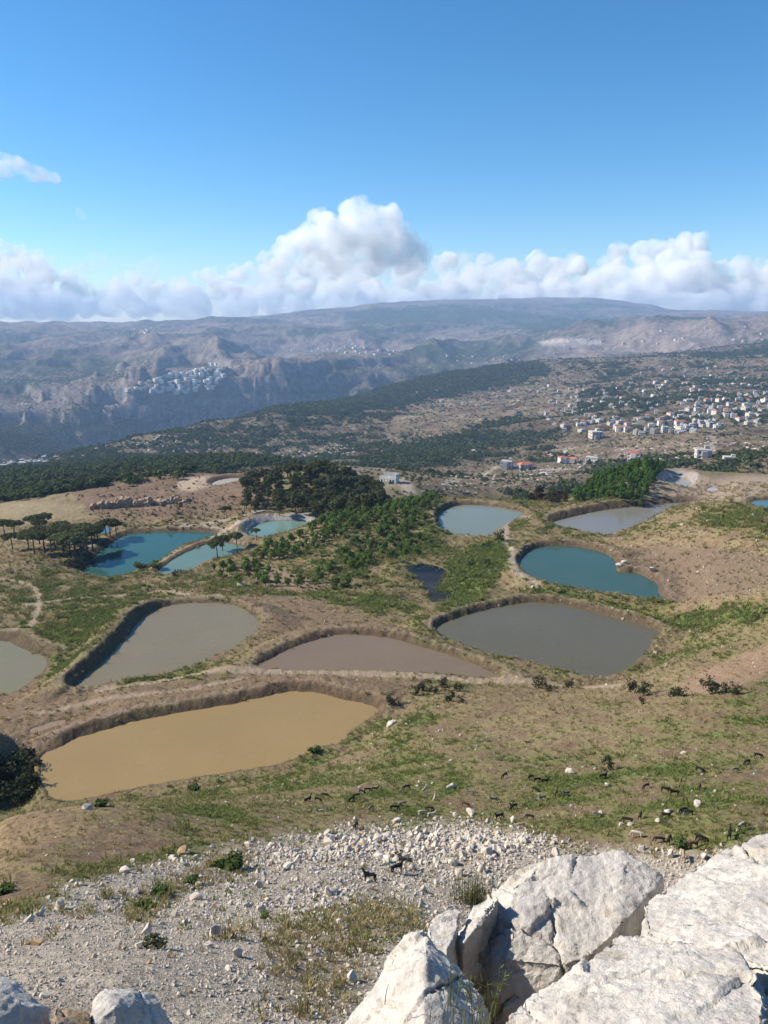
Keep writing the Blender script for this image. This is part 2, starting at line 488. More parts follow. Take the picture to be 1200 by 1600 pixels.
# ------------------------------------------------------------------ ponds: waterlines, levels, banks
PONDS = dict(
    yellow=dict(z=-75.0, far=1.35, near=0.25, wid=2.0, pts=[(61, 1191), (66, 1181), (91, 1167), (122, 1153), (168, 1139), (245, 1120), (350, 1102), (420, 1087), (450, 1081), (492, 1082), (520, 1089), (562, 1098), (586, 1106), (588, 1112), (569, 1127), (548, 1143), (530, 1161), (502, 1166), (481, 1175), (450, 1188), (402, 1199), (336, 1209), (273, 1219), (224, 1228), (168, 1239), (115, 1250), (87, 1247), (72, 1233), (65, 1212)]),
    teardrop=dict(z=-80.0, far=1.0, near=0.35, wid=2.6, left=2.5, pts=[(115, 1074), (140, 1051), (168, 1027), (192, 1001), (210, 981), (224, 964), (245, 952), (273, 945), (308, 942), (343, 943), (371, 948), (392, 959), (404, 973), (402, 985), (385, 997), (367, 1011), (350, 1018), (325, 1030), (290, 1043), (245, 1055), (196, 1062), (157, 1069)]),
    edge=dict(z=-82.0, far=1.2, near=0.2, wid=4.0, pts=[(-90, 1010), (0, 1001), (28, 1011), (56, 1022), (73, 1030), (70, 1044), (52, 1062), (21, 1080), (-10, 1083), (-80, 1085)]),
    pink=dict(z=-78.0, far=1.2, near=0.3, wid=1.8, pts=[(406, 1042), (425, 1028), (457, 1012), (492, 1000), (527, 992), (562, 992), (604, 996), (646, 1007), (695, 1021), (737, 1036), (765, 1049), (777, 1057), (730, 1056), (702, 1053), (625, 1048), (555, 1046), (485, 1047)]),
    grey=dict(z=-78.5, far=1.5, near=0.3, wid=1.8, pts=[(683, 982), (695, 973), (725, 962), (760, 953), (793, 946), (830, 941), (870, 944), (918, 953), (965, 966), (1009, 979), (1030, 989), (1018, 999), (1017, 1010), (1002, 1025), (980, 1043), (951, 1056), (921, 1058), (888, 1048), (841, 1036), (797, 1026), (760, 1019), (730, 1008), (702, 998), (688, 991)]),
    teal=dict(z=-82.0, far=1.7, near=0.5, wid=2.0, pts=[(813, 879), (819, 869), (832, 859), (853, 854), (880, 853), (907, 855), (935, 861), (952, 868), (961, 876), (964, 892), (980, 895), (995, 895), (1013, 904), (1028, 913), (1029, 927), (1037, 937), (987, 931), (933, 924), (880, 916), (843, 905), (824, 896), (815, 887)]),
    marsh=dict(z=-87.0, far=0.5, near=0.4, wid=3.0, pts=[(635, 888), (648, 883), (673, 883), (697, 893), (690, 910), (697, 920), (705, 933), (677, 941), (668, 927), (657, 910)]),
    round=dict(z=-88.0, far=1.5, near=0.6, wid=2.0, left=2.2, pts=[(685, 807), (691, 799), (709, 791), (736, 789), (768, 791), (797, 796), (817, 801), (811, 808), (789, 820), (776, 828), (768, 836), (733, 837), (701, 833), (689, 825), (686, 815)]),
    long=dict(z=-85.0, far=2.5, near=0.4, wid=3.6, pts=[(863, 817), (880, 811), (933, 799), (987, 792), (1040, 787), (1077, 785), (1091, 788), (1067, 793), (1035, 801), (1011, 812), (987, 823), (963, 831), (947, 836), (920, 831), (880, 823)]),
    lagoon=dict(z=-100.0, far=1.6, near=0.4, wid=3.0, pts=[(127, 890), (143, 877), (157, 860), (177, 847), (200, 835), (233, 832), (283, 831), (320, 832), (337, 835), (317, 842), (287, 851), (262, 866), (247, 877), (226, 884), (213, 889), (203, 897), (187, 904), (163, 905), (143, 898)]),
    inlet=dict(z=-99.4, far=1.2, near=0.4, wid=2.4, pts=[(248, 893), (263, 880), (283, 867), (307, 857), (333, 848), (358, 849), (382, 855), (377, 860), (357, 867), (337, 873), (320, 877), (297, 890), (277, 897), (257, 900)]),
    basin=dict(z=-98.0, far=2.4, near=0.3, wid=4.2, left=2.8, pts=[(387, 833), (393, 825), (407, 818), (430, 814), (460, 814), (483, 816), (473, 822), (447, 830), (420, 837), (397, 839)]),
    corner=dict(z=-76.0, far=1.2, near=0.4, wid=2.4, pts=[(1173, 786), (1181, 782), (1200, 781), (1260, 779), (1275, 790), (1260, 800), (1200, 793), (1184, 792)]),
    quarry=dict(z=-85.0, far=3.4, near=0.5, wid=5.5, pts=[(1037, 756), (1043, 750), (1056, 747), (1072, 749), (1079, 755), (1072, 761), (1053, 763), (1040, 761)]),
    dry=dict(z=-106.5, far=2.0, near=0.4, wid=4.0, pts=[(331, 756), (340, 751), (363, 747), (381, 748), (370, 753), (350, 757), (337, 760)]),
    puddle=dict(z=-77.6, far=0.12, near=0.08, wid=0.8, pts=[(45, 1142), (58, 1136), (78, 1130), (96, 1126), (100, 1129), (82, 1135), (64, 1141), (50, 1146)]),
    rain=dict(z=-84.0, far=0.3, near=0.15, wid=1.2, pts=[(1104, 766), (1110, 762), (1118, 762), (1122, 765), (1116, 768), (1108, 769)]),
    pool=dict(z=-102.0, far=0.8, near=0.4, wid=2.5, pts=[(152, 826), (160, 823), (170, 824), (174, 829), (166, 834), (155, 833)]),
)
num = np.zeros_like(GZ); den = np.zeros_like(GZ); infl = np.zeros_like(GZ)
INPOND = np.zeros_like(GZ); BANK = np.zeros_like(GZ); CREST = np.zeros_like(GZ)
inz = np.full_like(GZ, np.nan)
for key, P in PONDS.items():
    pts = smooth_closed(P['pts'], 4)
    dx, dy, s = pix_dir(pts[:, 0], pts[:, 1])
    r = P['z'] / s
    W = np.stack([dx * r, dy * r], 1)
    W += 0.4 * np.stack([fbm2(W[:, 0] / 4, W[:, 1] / 4, 2, 5), fbm2(W[:, 0] / 4, W[:, 1] / 4, 2, 6)], 1)
    P['W'] = W
    # outward normals decide how high the bank stands
    T = np.roll(W, -1, 0) - np.roll(W, 1, 0)
    area = np.sum(W[:, 0] * np.roll(W[:, 1], -1) - np.roll(W[:, 0], -1) * W[:, 1])
    Nn = np.stack([T[:, 1], -T[:, 0]], 1) * (1 if area > 0 else -1)
    Nn /= np.linalg.norm(Nn, axis=1)[:, None] + 1e-9
    vd = W / np.linalg.norm(W, axis=1)[:, None]
    f = np.sum(Nn * vd, 1)
    bh = P['near'] + (P['far'] - P['near']) * sstep(-0.35, 0.35, f)
    if 'left' in P:
        lf = -(Nn[:, 0] * vd[:, 1] - Nn[:, 1] * vd[:, 0])
        bh = bh + (P['left'] - bh) * sstep(0.2, 0.75, lf) * (f > -0.75)
    for _ in range(3):
        bh = (np.roll(bh, 1) + bh + np.roll(bh, -1)) / 3
    P['bh'] = bh
    cx, cyy = W.mean(0); R = np.max(np.linalg.norm(W - [cx, cyy], axis=1)) + 30
    sel = np.nonzero((GX > cx - R) & (GX < cx + R) & (GY > cyy - R) & (GY < cyy + R))
    d, idx = sdf_poly(W, GX[sel], GY[sel])
    d = d + 0.42 * fbm2(GX[sel] / 2.6, GY[sel] / 2.6, 3, 29) * (1 - sstep(2, 5, np.abs(d)))
    i0 = np.floor(idx).astype(int) % len(W); i1 = (i0 + 1) % len(W); t = idx - np.floor(idx)
    b = bh[i0] * (1 - t) + bh[i1] * t
    P['sel'], P['d'] = sel, d
    xs, ys = GX[sel], GY[sel]
    b = b * (1 + 0.25 * fbm2(xs / 7, ys / 7, 2, 33))
    wid = P['wid'] * (0.35 + 0.65 * b / max(P['far'], P.get('left', 0)))
    tt = np.clip(d / wid, 0, 1)
    prof = tt ** 0.85 + 0.10 * np.sin(tt * 9.4) * (1 - tt) * (b > 1.0)
    zb = P['z'] + b * prof + 0.30 * fbm2(xs / 1.5, ys / 1.5, 3, 77) * sstep(0.1, 1.0, d)
    crest = wid + 1.6
    fall = 1 - sstep(crest, crest + 8 + 2.0 * b, d)
    inv = 1 / (np.maximum(d, 0) + 0.4) ** 2
    num[sel] += fall * inv * zb; den[sel] += fall * inv
    infl[sel] = np.maximum(infl[sel], fall)
    m = d < 0
    dd = d[m]
    zi = P['z'] - np.minimum(2.2, 0.02 + -dd * 0.45)
    tmp = inz[sel]; tmp[m] = zi; inz[sel] = tmp
    ip = INPOND[sel]; ip[m] = 1; INPOND[sel] = ip
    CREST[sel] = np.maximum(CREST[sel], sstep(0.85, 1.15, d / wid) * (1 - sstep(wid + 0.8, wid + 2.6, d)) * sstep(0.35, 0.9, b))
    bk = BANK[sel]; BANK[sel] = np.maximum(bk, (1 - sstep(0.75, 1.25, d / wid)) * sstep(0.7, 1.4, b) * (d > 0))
zm = num / np.maximum(den, 1e-12)
GZ = np.where(den > 0, GZ * (1 - infl) + zm * infl, GZ)
GZ = np.where(np.isnan(inz), GZ, inz)
# shaded pit at the west tip of the ochre pond, and an earth mound added out of view to shade it
def bump_at(px, py, drop, rx, ry, dz):
    global GZ
    x, y, s = (float(q) for q in pix_dir(px, py)); r = drop / s
    w = np.exp(-((GX - x * r) / rx) ** 4 - ((GY - y * r) / ry) ** 4)
    GZ = GZ + dz * w * PITFREE


P = PONDS['yellow']; PITFREE = np.ones(GX.shape); PITFREE[P['sel']] = sstep(0.2, 2.0, P['d'])
bump_at(15, 1215, -75, 6, 9, -3.2)
bump_at(-80, 1215, -75, 6, 13, 6.5)
PITFREE = np.ones(GX.shape)
for P in PONDS.values():
    PITFREE[P['sel']] = np.minimum(PITFREE[P['sel']], sstep(5.0, 12.0, P['d']))
bump_at(968, 760, -88, 22, 40, 5.0)       # the rounded plantation hill
bump_at(575, 828, -90, 26, 26, 2.6)       # the orchard knoll
PX, PY = to_pix(GX, GY, GZ)
SL = GZ / RR


def hgt(x, y):
    """Terrain height by bilinear lookup in the polar grid."""
    x = np.asarray(x, float); y = np.asarray(y, float)
    a = np.arctan2(x, y); l = np.log(np.maximum(np.hypot(x, y), 1.25))
    j = np.clip(np.searchsorted(AZ, a) - 1, 0, NC - 2); i = np.clip(np.searchsorted(LR, l) - 1, 0, NR - 2)
    fa = np.clip((a - AZ[j]) / (AZ[j + 1] - AZ[j]), 0, 1); fl = np.clip((l - LR[i]) / (LR[i + 1] - LR[i]), 0, 1)
    return (GZ[i, j] * (1 - fa) + GZ[i, j + 1] * fa) * (1 - fl) + (GZ[i + 1, j] * (1 - fa) + GZ[i + 1, j + 1] * fa) * fl


def cast(px, py, rmin=9.0, rmax=15000):
    """Where the sight line through a pixel first meets the ground."""
    x, y, s = (float(q) for q in pix_dir(px, py))
    a = math.atan2(x, y)
    j = int(np.clip(np.searchsorted(AZ, a) - 1, 0, NC - 2)); t = (a - AZ[j]) / (AZ[j + 1] - AZ[j])
    colz = SL[:, j] * (1 - t) + SL[:, j + 1] * t
    R = np.exp(LR)
    k = np.nonzero((colz >= s) & (R > rmin) & (R < rmax))[0]
    if len(k) == 0:
        r = rmax
    else:
        k = k[0]
        if k > 0 and colz[k - 1] < s and R[k - 1] >= rmin * 0.98:
            f = (s - colz[k - 1]) / (colz[k] - colz[k - 1] + 1e-12)
            r = R[k - 1] + f * (R[k] - R[k - 1])
        else:
            r = R[k]
    X, Y = x * r, y * r
    return Vector((X, Y, float(hgt(X, Y))))

# ------------------------------------------------------------------ terrain: what covers it
def c3(*v):
    return np.array(v, np.float32)


STRAW, OLIVE, GREEN = c3(0.28, 0.228, 0.118), c3(0.175, 0.172, 0.066), c3(0.128, 0.160, 0.048)
SOIL, DARK, DUST, SCREE = c3(0.185, 0.128, 0.082), c3(0.085, 0.062, 0.05), c3(0.34, 0.275, 0.205), c3(0.40, 0.37, 0.33)
n_big = np.zeros(GX.shape, np.float32); n_mid = n_big.copy(); n_fin = n_big.copy()
x_, y_ = GX[:K1], GY[:K1]
n_big[:K1] = fbm2(x_ / 30, y_ / 30, 4, 101)
n_mid[:K1] = fbm2(x_ / 6, y_ / 6, 4, 102)
n_fin[:K1] = fbm2(x_ / 1.3, y_ / 1.3, 3, 103)
n_lod = fbm2(UU * 260, VV * 260, 3, 104)      # keeps a grain at any distance


def mask_poly(poly, feather, rlo, rhi, wob=0.0, smooth=True):
    """Mask of a patch of ground outlined in the photograph, limited to a range of distance."""
    pts = smooth_closed(poly, 3) if smooth else np.array(poly, float)
    f = abs(feather) + wob * 1.5
    x0, y0 = pts.min(0) - f; x1, y1 = pts.max(0) + f
    i0, i1 = np.searchsorted(LR, [math.log(rlo), math.log(rhi)])
    q = slice(i0, i1)
    sel = np.nonzero((PX[q] > x0) & (PX[q] < x1) & (PY[q] > y0) & (PY[q] < y1) & (GY[q] > 0))
    sel = (sel[0] + i0, sel[1])
    m = np.zeros(GX.shape, np.float32)
    if len(sel[0]):
        d, _ = sdf_poly(pts, PX[sel], PY[sel])
        if wob:
            d = d + wob * (0.6 * n_mid[sel] + 0.9 * n_lod[sel] + 0.6 * n_big[sel])
        m[sel] = 1 - sstep(-feather, feather, d)
    return m


def mask_line(line, width, rlo, rhi, feather=0.5, wob=0.0):
    """Mask of a track: a line given in the photograph, laid on the ground, with a width in metres."""
    P = [cast(px, py, rlo, rhi) for px, py in line]
    W = smooth_open([(p.x, p.y) for p in P], 5)
    lo = W.min(0) - width * 2; hi = W.max(0) + width * 2
    sel = np.nonzero((GX > lo[0]) & (GX < hi[0]) & (GY > lo[1]) & (GY < hi[1]))
    m = np.zeros(GX.shape, np.float32)
    d, _ = dist_line(W, GX[sel], GY[sel])
    if wob:
        d = d + wob * n_mid[sel]
    m[sel] = 1 - sstep(width * 0.5 - feather, width * 0.5 + feather, d)
    return m


CV = np.zeros(GX.shape + (3,), np.float32)


def paint(m, c, k=1.0):
    global CV
    m = (m * k).astype(np.float32)
    s_ = np.nonzero(m.max(1) > 0)[0]
    if len(s_):
        a, b = s_[0], s_[-1] + 1
        w = m[a:b, :, None]
        CV[a:b] = CV[a:b] * (1 - w) + (c[a:b] if np.ndim(c) == 3 else c) * w


# greenness of the hillside
green = 0.51 + 0.7 * n_big + 0.75 * n_mid
for poly, add, fe, rlo, rhi in [
    ([(0, 900), (130, 905), (260, 915), (220, 935), (60, 950), (0, 940)], 0.25, 12, 180, 420),
    ([(30, 960), (150, 945), (225, 935), (200, 975), (120, 1040), (70, 1060), (80, 1010)], 0.55, 12, 150, 320),
    ([(330, 905), (420, 918), (520, 925), (600, 930), (660, 950), (600, 965), (480, 940), (340, 920)], 0.55, 8, 150, 320),
    ([(700, 890), (760, 850), (800, 850), (790, 880), (740, 945), (690, 955), (705, 925)], 1.4, 8, 180, 330),
    ([(620, 870), (640, 880), (700, 880), (720, 865), (700, 850), (650, 850)], 0.5, 8, 180, 360),
    ([(830, 915), (930, 935), (1050, 960), (1200, 935), (1200, 965), (1080, 985), (1030, 975), (900, 940), (820, 925)], 0.75, 6, 130, 260),
    ([(520, 1150), (620, 1130), (700, 1180), (900, 1200), (1100, 1190), (1200, 1230), (1200, 1300), (800, 1300), (560, 1290), (380, 1290), (200, 1290), (250, 1240), (420, 1205)], 0.32, 20, 60, 140),
    ([(1100, 790), (1200, 790), (1200, 830), (1100, 830)], 0.4, 10, 200, 340),
    ([(560, 830), (690, 780), (690, 850), (600, 890), (540, 900)], 0.2, 10, 250, 400),
]:
    green = green + 0.62 * add * mask_poly(poly, fe * 1.6, rlo, rhi, 12)
for poly, sub, fe, rlo, rhi in [
    ([(960, 850), (1080, 830), (1200, 850), (1200, 925), (1060, 945), (1000, 890)], 0.7, 14, 180, 320),
    ([(0, 1090), (200, 1075), (420, 1050), (640, 1055), (640, 1080), (450, 1065), (250, 1100), (60, 1170), (0, 1200)], 0.6, 8, 100, 200),
    ([(380, 930), (520, 945), (600, 970), (560, 985), (440, 990), (400, 960)], 0.9, 8, 130, 260),
    ([(700, 1070), (900, 1060), (1200, 1040), (1200, 1100), (900, 1130), (700, 1130)], 0.30, 20, 90, 180),
    ([(0, 1260), (180, 1270), (280, 1310), (100, 1360), (0, 1400)], 0.55, 20, 30, 110),
    ([(0, 730), (400, 730), (420, 800), (350, 830), (140, 830), (0, 880)], 0.55, 10, 300, 700),
    ([(1000, 700), (1200, 700), (1200, 780), (1000, 780)], 0.35, 10, 330, 640),
]:
    green = green - sub * mask_poly(poly, fe, rlo, rhi, 8)
green = green + 0.08 * mask_poly([(370, 885), (470, 838), (540, 803), (640, 776), (692, 778), (680, 850), (620, 890), (540, 905), (440, 900)], 8, 230, 420, 10)
green = np.clip(green, 0, 1)
dry = np.clip(0.45 + 0.9 * n_mid - 0.5 * n_big + 0.4 * n_fin, 0, 1)[..., None]
CV = SOIL * (1 - dry) + STRAW * dry
gm = sstep(0.2, 0.95, green + 0.6 * n_fin)[..., None]
gcol = OLIVE * (1 - sstep(0.6, 1.0, green)[..., None]) + GREEN * sstep(0.6, 1.0, green)[..., None]
CV = CV * (1 - gm) + gcol * gm
# bare ground, banks and tracks
paint(mask_poly([(380, 930), (470, 935), (560, 965), (640, 985), (560, 985), (430, 1000), (400, 1020), (390, 990), (415, 965)], 6, 120, 260, 5), SOIL * 1.1, 0.8)
paint(mask_poly([(0, 1085), (160, 1080), (400, 1050), (480, 1050), (640, 1060), (600, 1085), (430, 1070), (240, 1105), (60, 1170), (0, 1195)], 6, 100, 200, 6), SOIL * 1.05, 0.75)
paint(mask_poly([(960, 865), (1080, 850), (1200, 870), (1200, 915), (1060, 940), (1010, 900)], 10, 180, 320, 10), c3(0.168, 0.122, 0.088), 0.9)
paint(mask_poly([(1060, 1070), (1200, 1010), (1200, 1050), (1110, 1085)], 5, 100, 200, 4), c3(0.30, 0.20, 0.13), 0.85)
paint(mask_poly([(130, 745), (260, 735), (410, 740), (420, 780), (350, 800), (270, 810), (140, 800)], 8, 330, 640, 8), c3(0.178, 0.118, 0.082) * (1 + 0.5 * n_big + 0.4 * n_mid)[..., None], 0.85)
paint(mask_poly([(275, 758), (290, 747), (330, 745), (325, 760), (290, 768)], 3, 400, 640, 2), c3(0.42, 0.33, 0.24), 0.85)
paint(mask_poly([(1000, 760), (1030, 740), (1060, 733), (1110, 745), (1200, 742), (1200, 770), (1110, 785), (1010, 782)], 5, 330, 500, 4), c3(0.34, 0.27, 0.20), 0.8)
paint(mask_poly([(0, 790), (60, 785), (130, 790), (80, 810), (0, 826)], 5, 330, 520, 3), c3(0.30, 0.24, 0.14), 0.8)
paint(mask_poly([(0, 1290), (60, 1270), (120, 1290), (80, 1330), (0, 1345)], 10, 40, 100, 22), c3(0.25, 0.165, 0.10), 0.55)
paint(mask_poly([(395, 895), (440, 890), (495, 912), (480, 925), (420, 918)], 4, 200, 330, 3), c3(0.27, 0.18, 0.125), 0.8)
TRACK = np.zeros(GX.shape, np.float32)
for line, w in [
    ([(160, 1078), (230, 1068), (300, 1055), (400, 1048), (520, 1052), (640, 1056), (740, 1064), (860, 1068), (960, 1072)], 3.2),
    ([(60, 1115), (150, 1095), (260, 1082), (380, 1060)], 2.0),
    ([(40, 945), (120, 935), (200, 930), (270, 925), (340, 930)], 3.0),
    ([(0, 905), (50, 915), (60, 950), (20, 985)], 2.2),
]:
    mt_ = mask_line(line, w, 90, 330, 0.9, 0.8); TRACK = np.maximum(TRACK, mt_)
    paint(mt_, c3(0.34, 0.265, 0.185), 0.9)
for line, w in [
    ([(80, 868), (150, 858), (60, 845), (10, 838)], 3.5),
    ([(290, 822), (340, 815), (385, 806), (405, 798)], 6), ([(335, 838), (360, 826), (392, 812), (440, 806), (500, 806), (515, 812)], 5),
    ([(860, 800), (800, 812), (790, 842), (800, 862), (806, 890), (840, 912)], 2.2),
    ([(270, 818), (330, 823), (360, 826)], 3.5),
]:
    mt_ = mask_line(line, w, 190, 460, 1.2, 0.8); TRACK = np.maximum(TRACK, mt_)
    paint(mt_, c3(0.38, 0.32, 0.255), 0.85)
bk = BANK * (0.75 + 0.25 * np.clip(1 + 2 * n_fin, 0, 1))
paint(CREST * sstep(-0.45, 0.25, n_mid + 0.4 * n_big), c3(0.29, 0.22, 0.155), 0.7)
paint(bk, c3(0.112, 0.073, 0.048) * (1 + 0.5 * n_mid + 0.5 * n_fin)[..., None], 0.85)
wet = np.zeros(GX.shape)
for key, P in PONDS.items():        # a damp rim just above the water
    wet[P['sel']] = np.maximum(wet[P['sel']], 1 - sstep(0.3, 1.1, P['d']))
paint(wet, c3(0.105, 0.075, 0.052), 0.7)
for key in ('basin', 'quarry'):
    P = PONDS[key]
    cxy = P['W'].mean(0); dd = np.hypot(GX - cxy[0], GY - cxy[1])
    paint(BANK * (dd < np.max(np.linalg.norm(P['W'] - cxy, axis=1)) + 8), c3(0.37, 0.33, 0.30) if key == 'quarry' else c3(0.42, 0.39, 0.36), 0.85)
GREEN_N = green
# scree below the ledge
screem = mask_poly([(-200, 1500), (0, 1440), (60, 1415), (140, 1370), (330, 1328), (480, 1306), (600, 1292), (700, 1283), (820, 1300), (900, 1325), (1100, 1330), (1250, 1340), (1250, 1700), (-200, 1700)], 16, 8, 75, 20)
gap = mask_poly([(420, 1460), (520, 1420), (620, 1405), (660, 1440), (600, 1480), (560, 1560), (500, 1590), (440, 1560)], 20, 10, 60, 14) * 0.75
gap = np.maximum(gap, mask_poly([(190, 1430), (230, 1390), (340, 1340), (390, 1335), (380, 1365), (290, 1400), (230, 1440)], 6, 20, 60, 8) * 0.7)
SCREEM = np.clip(screem - gap, 0, 1)
paint(SCREEM, c3(0.40, 0.345, 0.28), 0.92)
paint(gap * screem, c3(0.29, 0.245, 0.18), 0.6)

# far ground: dry pasture, rock, scrub, woods, and cloud shade painted in the woods tone
farw = sstep(520, 700, RR)
KF = int(np.searchsorted(LR, math.log(515)))
m1 = np.zeros(GX.shape, np.float32); m4 = m1.copy(); m2 = m1.copy(); m3 = m1.copy()
x_, y_ = GX[KF:], GY[KF:]
m1[KF:] = fbm2(x_ / 260, y_ / 260, 5, 201); m2[KF:] = fbm2(x_ / 45, y_ / 45, 4, 202); m3[KF:] = ridged2(x_ / 700, y_ / 700, 4, 203) - 0.6; m4[KF:] = fbm2(x_ / 1500, y_ / 1500, 3, 205)
m5 = m1.copy(); m5[KF:] = fbm2(x_ / 170 + 0.8 * m1[KF:], y_ / 60, 4, 209)
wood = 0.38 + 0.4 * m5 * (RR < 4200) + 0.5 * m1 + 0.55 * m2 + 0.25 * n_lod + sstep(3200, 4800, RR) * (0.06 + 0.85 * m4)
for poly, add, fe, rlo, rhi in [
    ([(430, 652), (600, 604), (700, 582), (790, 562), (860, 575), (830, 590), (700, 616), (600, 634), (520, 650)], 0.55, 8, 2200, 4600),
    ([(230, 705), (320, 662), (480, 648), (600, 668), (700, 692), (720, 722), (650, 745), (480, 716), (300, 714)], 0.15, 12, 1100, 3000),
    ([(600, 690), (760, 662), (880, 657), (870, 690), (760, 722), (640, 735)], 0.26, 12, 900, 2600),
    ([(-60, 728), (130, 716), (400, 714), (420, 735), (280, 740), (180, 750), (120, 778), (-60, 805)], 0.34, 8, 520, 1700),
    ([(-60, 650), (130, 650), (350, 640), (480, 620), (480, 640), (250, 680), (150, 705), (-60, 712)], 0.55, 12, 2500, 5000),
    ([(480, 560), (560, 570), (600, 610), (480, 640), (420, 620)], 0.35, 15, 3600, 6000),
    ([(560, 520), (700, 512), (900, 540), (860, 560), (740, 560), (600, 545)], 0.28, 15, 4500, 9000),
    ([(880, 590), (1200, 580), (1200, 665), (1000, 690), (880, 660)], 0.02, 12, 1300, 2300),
    ([(560, 490), (740, 480), (900, 500), (1000, 490), (950, 520), (700, 510), (560, 512)], 0.45, 12, 7000, 12000),  # cloud shade along the far ridge, painted with the dark woodland colour
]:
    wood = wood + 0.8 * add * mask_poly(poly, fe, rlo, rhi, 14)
for poly, sub, fe, rlo, rhi in [
    ([(600, 690), (640, 640), (760, 615), (900, 605), (880, 650), (760, 660), (680, 690)], 0.45, 10, 1300, 3200),
    ([(880, 690), (1000, 670), (1200, 660), (1200, 705), (900, 715)], 0.35, 10, 900, 1900),
    ([(640, 735), (760, 728), (900, 722), (900, 745), (760, 770), (640, 775)], 0.35, 8, 640, 1300),
    ([(650, 575), (780, 560), (1000, 540), (1100, 560), (1000, 575), (860, 570)], 0.2, 10, 3200, 6000),
    ([(540, 728), (600, 725), (660, 755), (640, 775), (590, 765)], 0.6, 8, 560, 1000),
    ([(100, 520), (350, 505), (560, 540), (400, 570), (150, 560), (0, 560)], 0.18, 20, 4500, 9500),
]:
    wood = wood - 0.8 * sub * mask_poly(poly, fe, rlo, rhi, 12)
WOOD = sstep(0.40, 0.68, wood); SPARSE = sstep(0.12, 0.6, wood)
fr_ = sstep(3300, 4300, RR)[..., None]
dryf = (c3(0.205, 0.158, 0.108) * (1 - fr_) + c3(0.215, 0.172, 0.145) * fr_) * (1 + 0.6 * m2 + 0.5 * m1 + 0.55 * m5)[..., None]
rock = sstep(0.18, 0.4, m2 * 0.8 + n_lod * 0.6 + 0.12 * m3)[..., None]
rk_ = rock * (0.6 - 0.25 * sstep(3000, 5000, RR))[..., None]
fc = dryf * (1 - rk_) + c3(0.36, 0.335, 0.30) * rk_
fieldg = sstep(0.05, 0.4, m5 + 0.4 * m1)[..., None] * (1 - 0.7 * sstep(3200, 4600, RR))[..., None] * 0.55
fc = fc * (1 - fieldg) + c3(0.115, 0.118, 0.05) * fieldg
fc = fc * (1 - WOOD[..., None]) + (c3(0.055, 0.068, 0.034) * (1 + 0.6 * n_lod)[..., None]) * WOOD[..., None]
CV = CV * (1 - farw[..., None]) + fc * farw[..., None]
for poly, c in [
    ([(640, 700), (700, 695), (720, 705), (680, 715)], c3(0.30, 0.21, 0.15)),
    ([(840, 535), (880, 529), (930, 531), (940, 538), (880, 542)], c3(0.45, 0.40, 0.36)),
]:
    paint(mask_poly(poly, 3, 900, 9000, 3), c, 0.8)
for line, w, rlo, rhi in [
    ([(545, 729), (580, 731), (612, 740), (632, 754), (640, 770)], 11, 500, 1100),
    ([(700, 757), (760, 738), (860, 733), (960, 728), (1080, 722)], 10, 640, 1400),
    ([(1110, 702), (1116, 690), (1112, 680)], 10, 900, 1600),
    ([(250, 680), (330, 690), (420, 684)], 12, 1300, 3200),
]:
    paint(mask_line(line, w, rlo, rhi, 3), c3(0.40, 0.34, 0.27), 0.85)
# cliffs: bare where it is steep
gz_r = np.gradient(GZ, axis=0) / np.gradient(RR, axis=0)
gz_a = np.gradient(GZ, axis=1) / (RR * np.gradient(UU, axis=1))
STEEP = np.hypot(gz_r, gz_a)
cl = sstep(0.85, 1.5, STEEP + 0.5 * n_lod) * sstep(900, 1500, RR)
paint(cl, c3(0.24, 0.22, 0.20), 0.7)
CV = np.clip(CV * (1 + 0.22 * n_fin * (RR < 600) + 0.28 * n_lod)[..., None], 0.012, 0.7)

# ------------------------------------------------------------------ terrain: meshes
def ground_material(name, near):
    m = NT(name)
    at = m.n('Attribute', attribute_name='cover')
    geo = m.n('NewGeometry')
    pos = geo.outputs['Position']
    if near:
        a = m.noise(pos, 2.2, 6, 0.7)
        b = m.noise(pos, 9.0, 3, 0.6)
        f = m.ramp(a, [(0.30, 0.55), (0.5, 1.0), (0.72, 1.38)])
        col = m.mixc(at.outputs['Color'], f, 1.0, 'MULTIPLY')
        f2 = m.ramp(b, [(0.3, 0.7), (0.7, 1.25)])
        col = m.mixc(col, f2, 0.8, 'MULTIPLY')
        h = m.math('ADD', a, m.math('MULTIPLY', b, 0.35))
        m.principled(col, 0.95, 0.1, m.bump(h, 0.9, 0.28))
    else:
        a = m.noise(pos, 0.035, 8, 0.72)
        f = m.ramp(a, [(0.32, 0.55), (0.5, 1.0), (0.7, 1.4)])
        col = m.mixc(at.outputs['Color'], f, 1.0, 'MULTIPLY')
        m.principled(col, 1.0, 0.0, m.bump(a, 0.8, 14.0))
    return m.mat


def grid_mesh(name, r0, r1):
    nr = r1 - r0
    V = np.stack([GX[r0:r1].ravel(), GY[r0:r1].ravel(), GZ[r0:r1].ravel()], 1)
    i, j = np.meshgrid(np.arange(nr - 1), np.arange(NC - 1), indexing='ij')
    a = (i * NC + j).ravel()
    me = mesh_np(name, V, quads=np.stack([a, a + 1, a + NC + 1, a + NC], 1))
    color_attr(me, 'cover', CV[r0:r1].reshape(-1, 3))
    return me


MAT_NEAR = ground_material('hillside_ground', True)
MAT_FAR = ground_material('valley_ground', False)
k_far = int(np.searchsorted(LR, math.log(3500)))
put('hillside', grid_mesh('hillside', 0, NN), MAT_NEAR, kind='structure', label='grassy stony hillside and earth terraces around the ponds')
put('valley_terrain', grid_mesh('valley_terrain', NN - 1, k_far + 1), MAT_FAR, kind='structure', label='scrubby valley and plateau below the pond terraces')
put('mountain_terrain', grid_mesh('mountain_terrain', k_far, NR), MAT_FAR, kind='structure', label='hazy far mountain range with canyon walls')
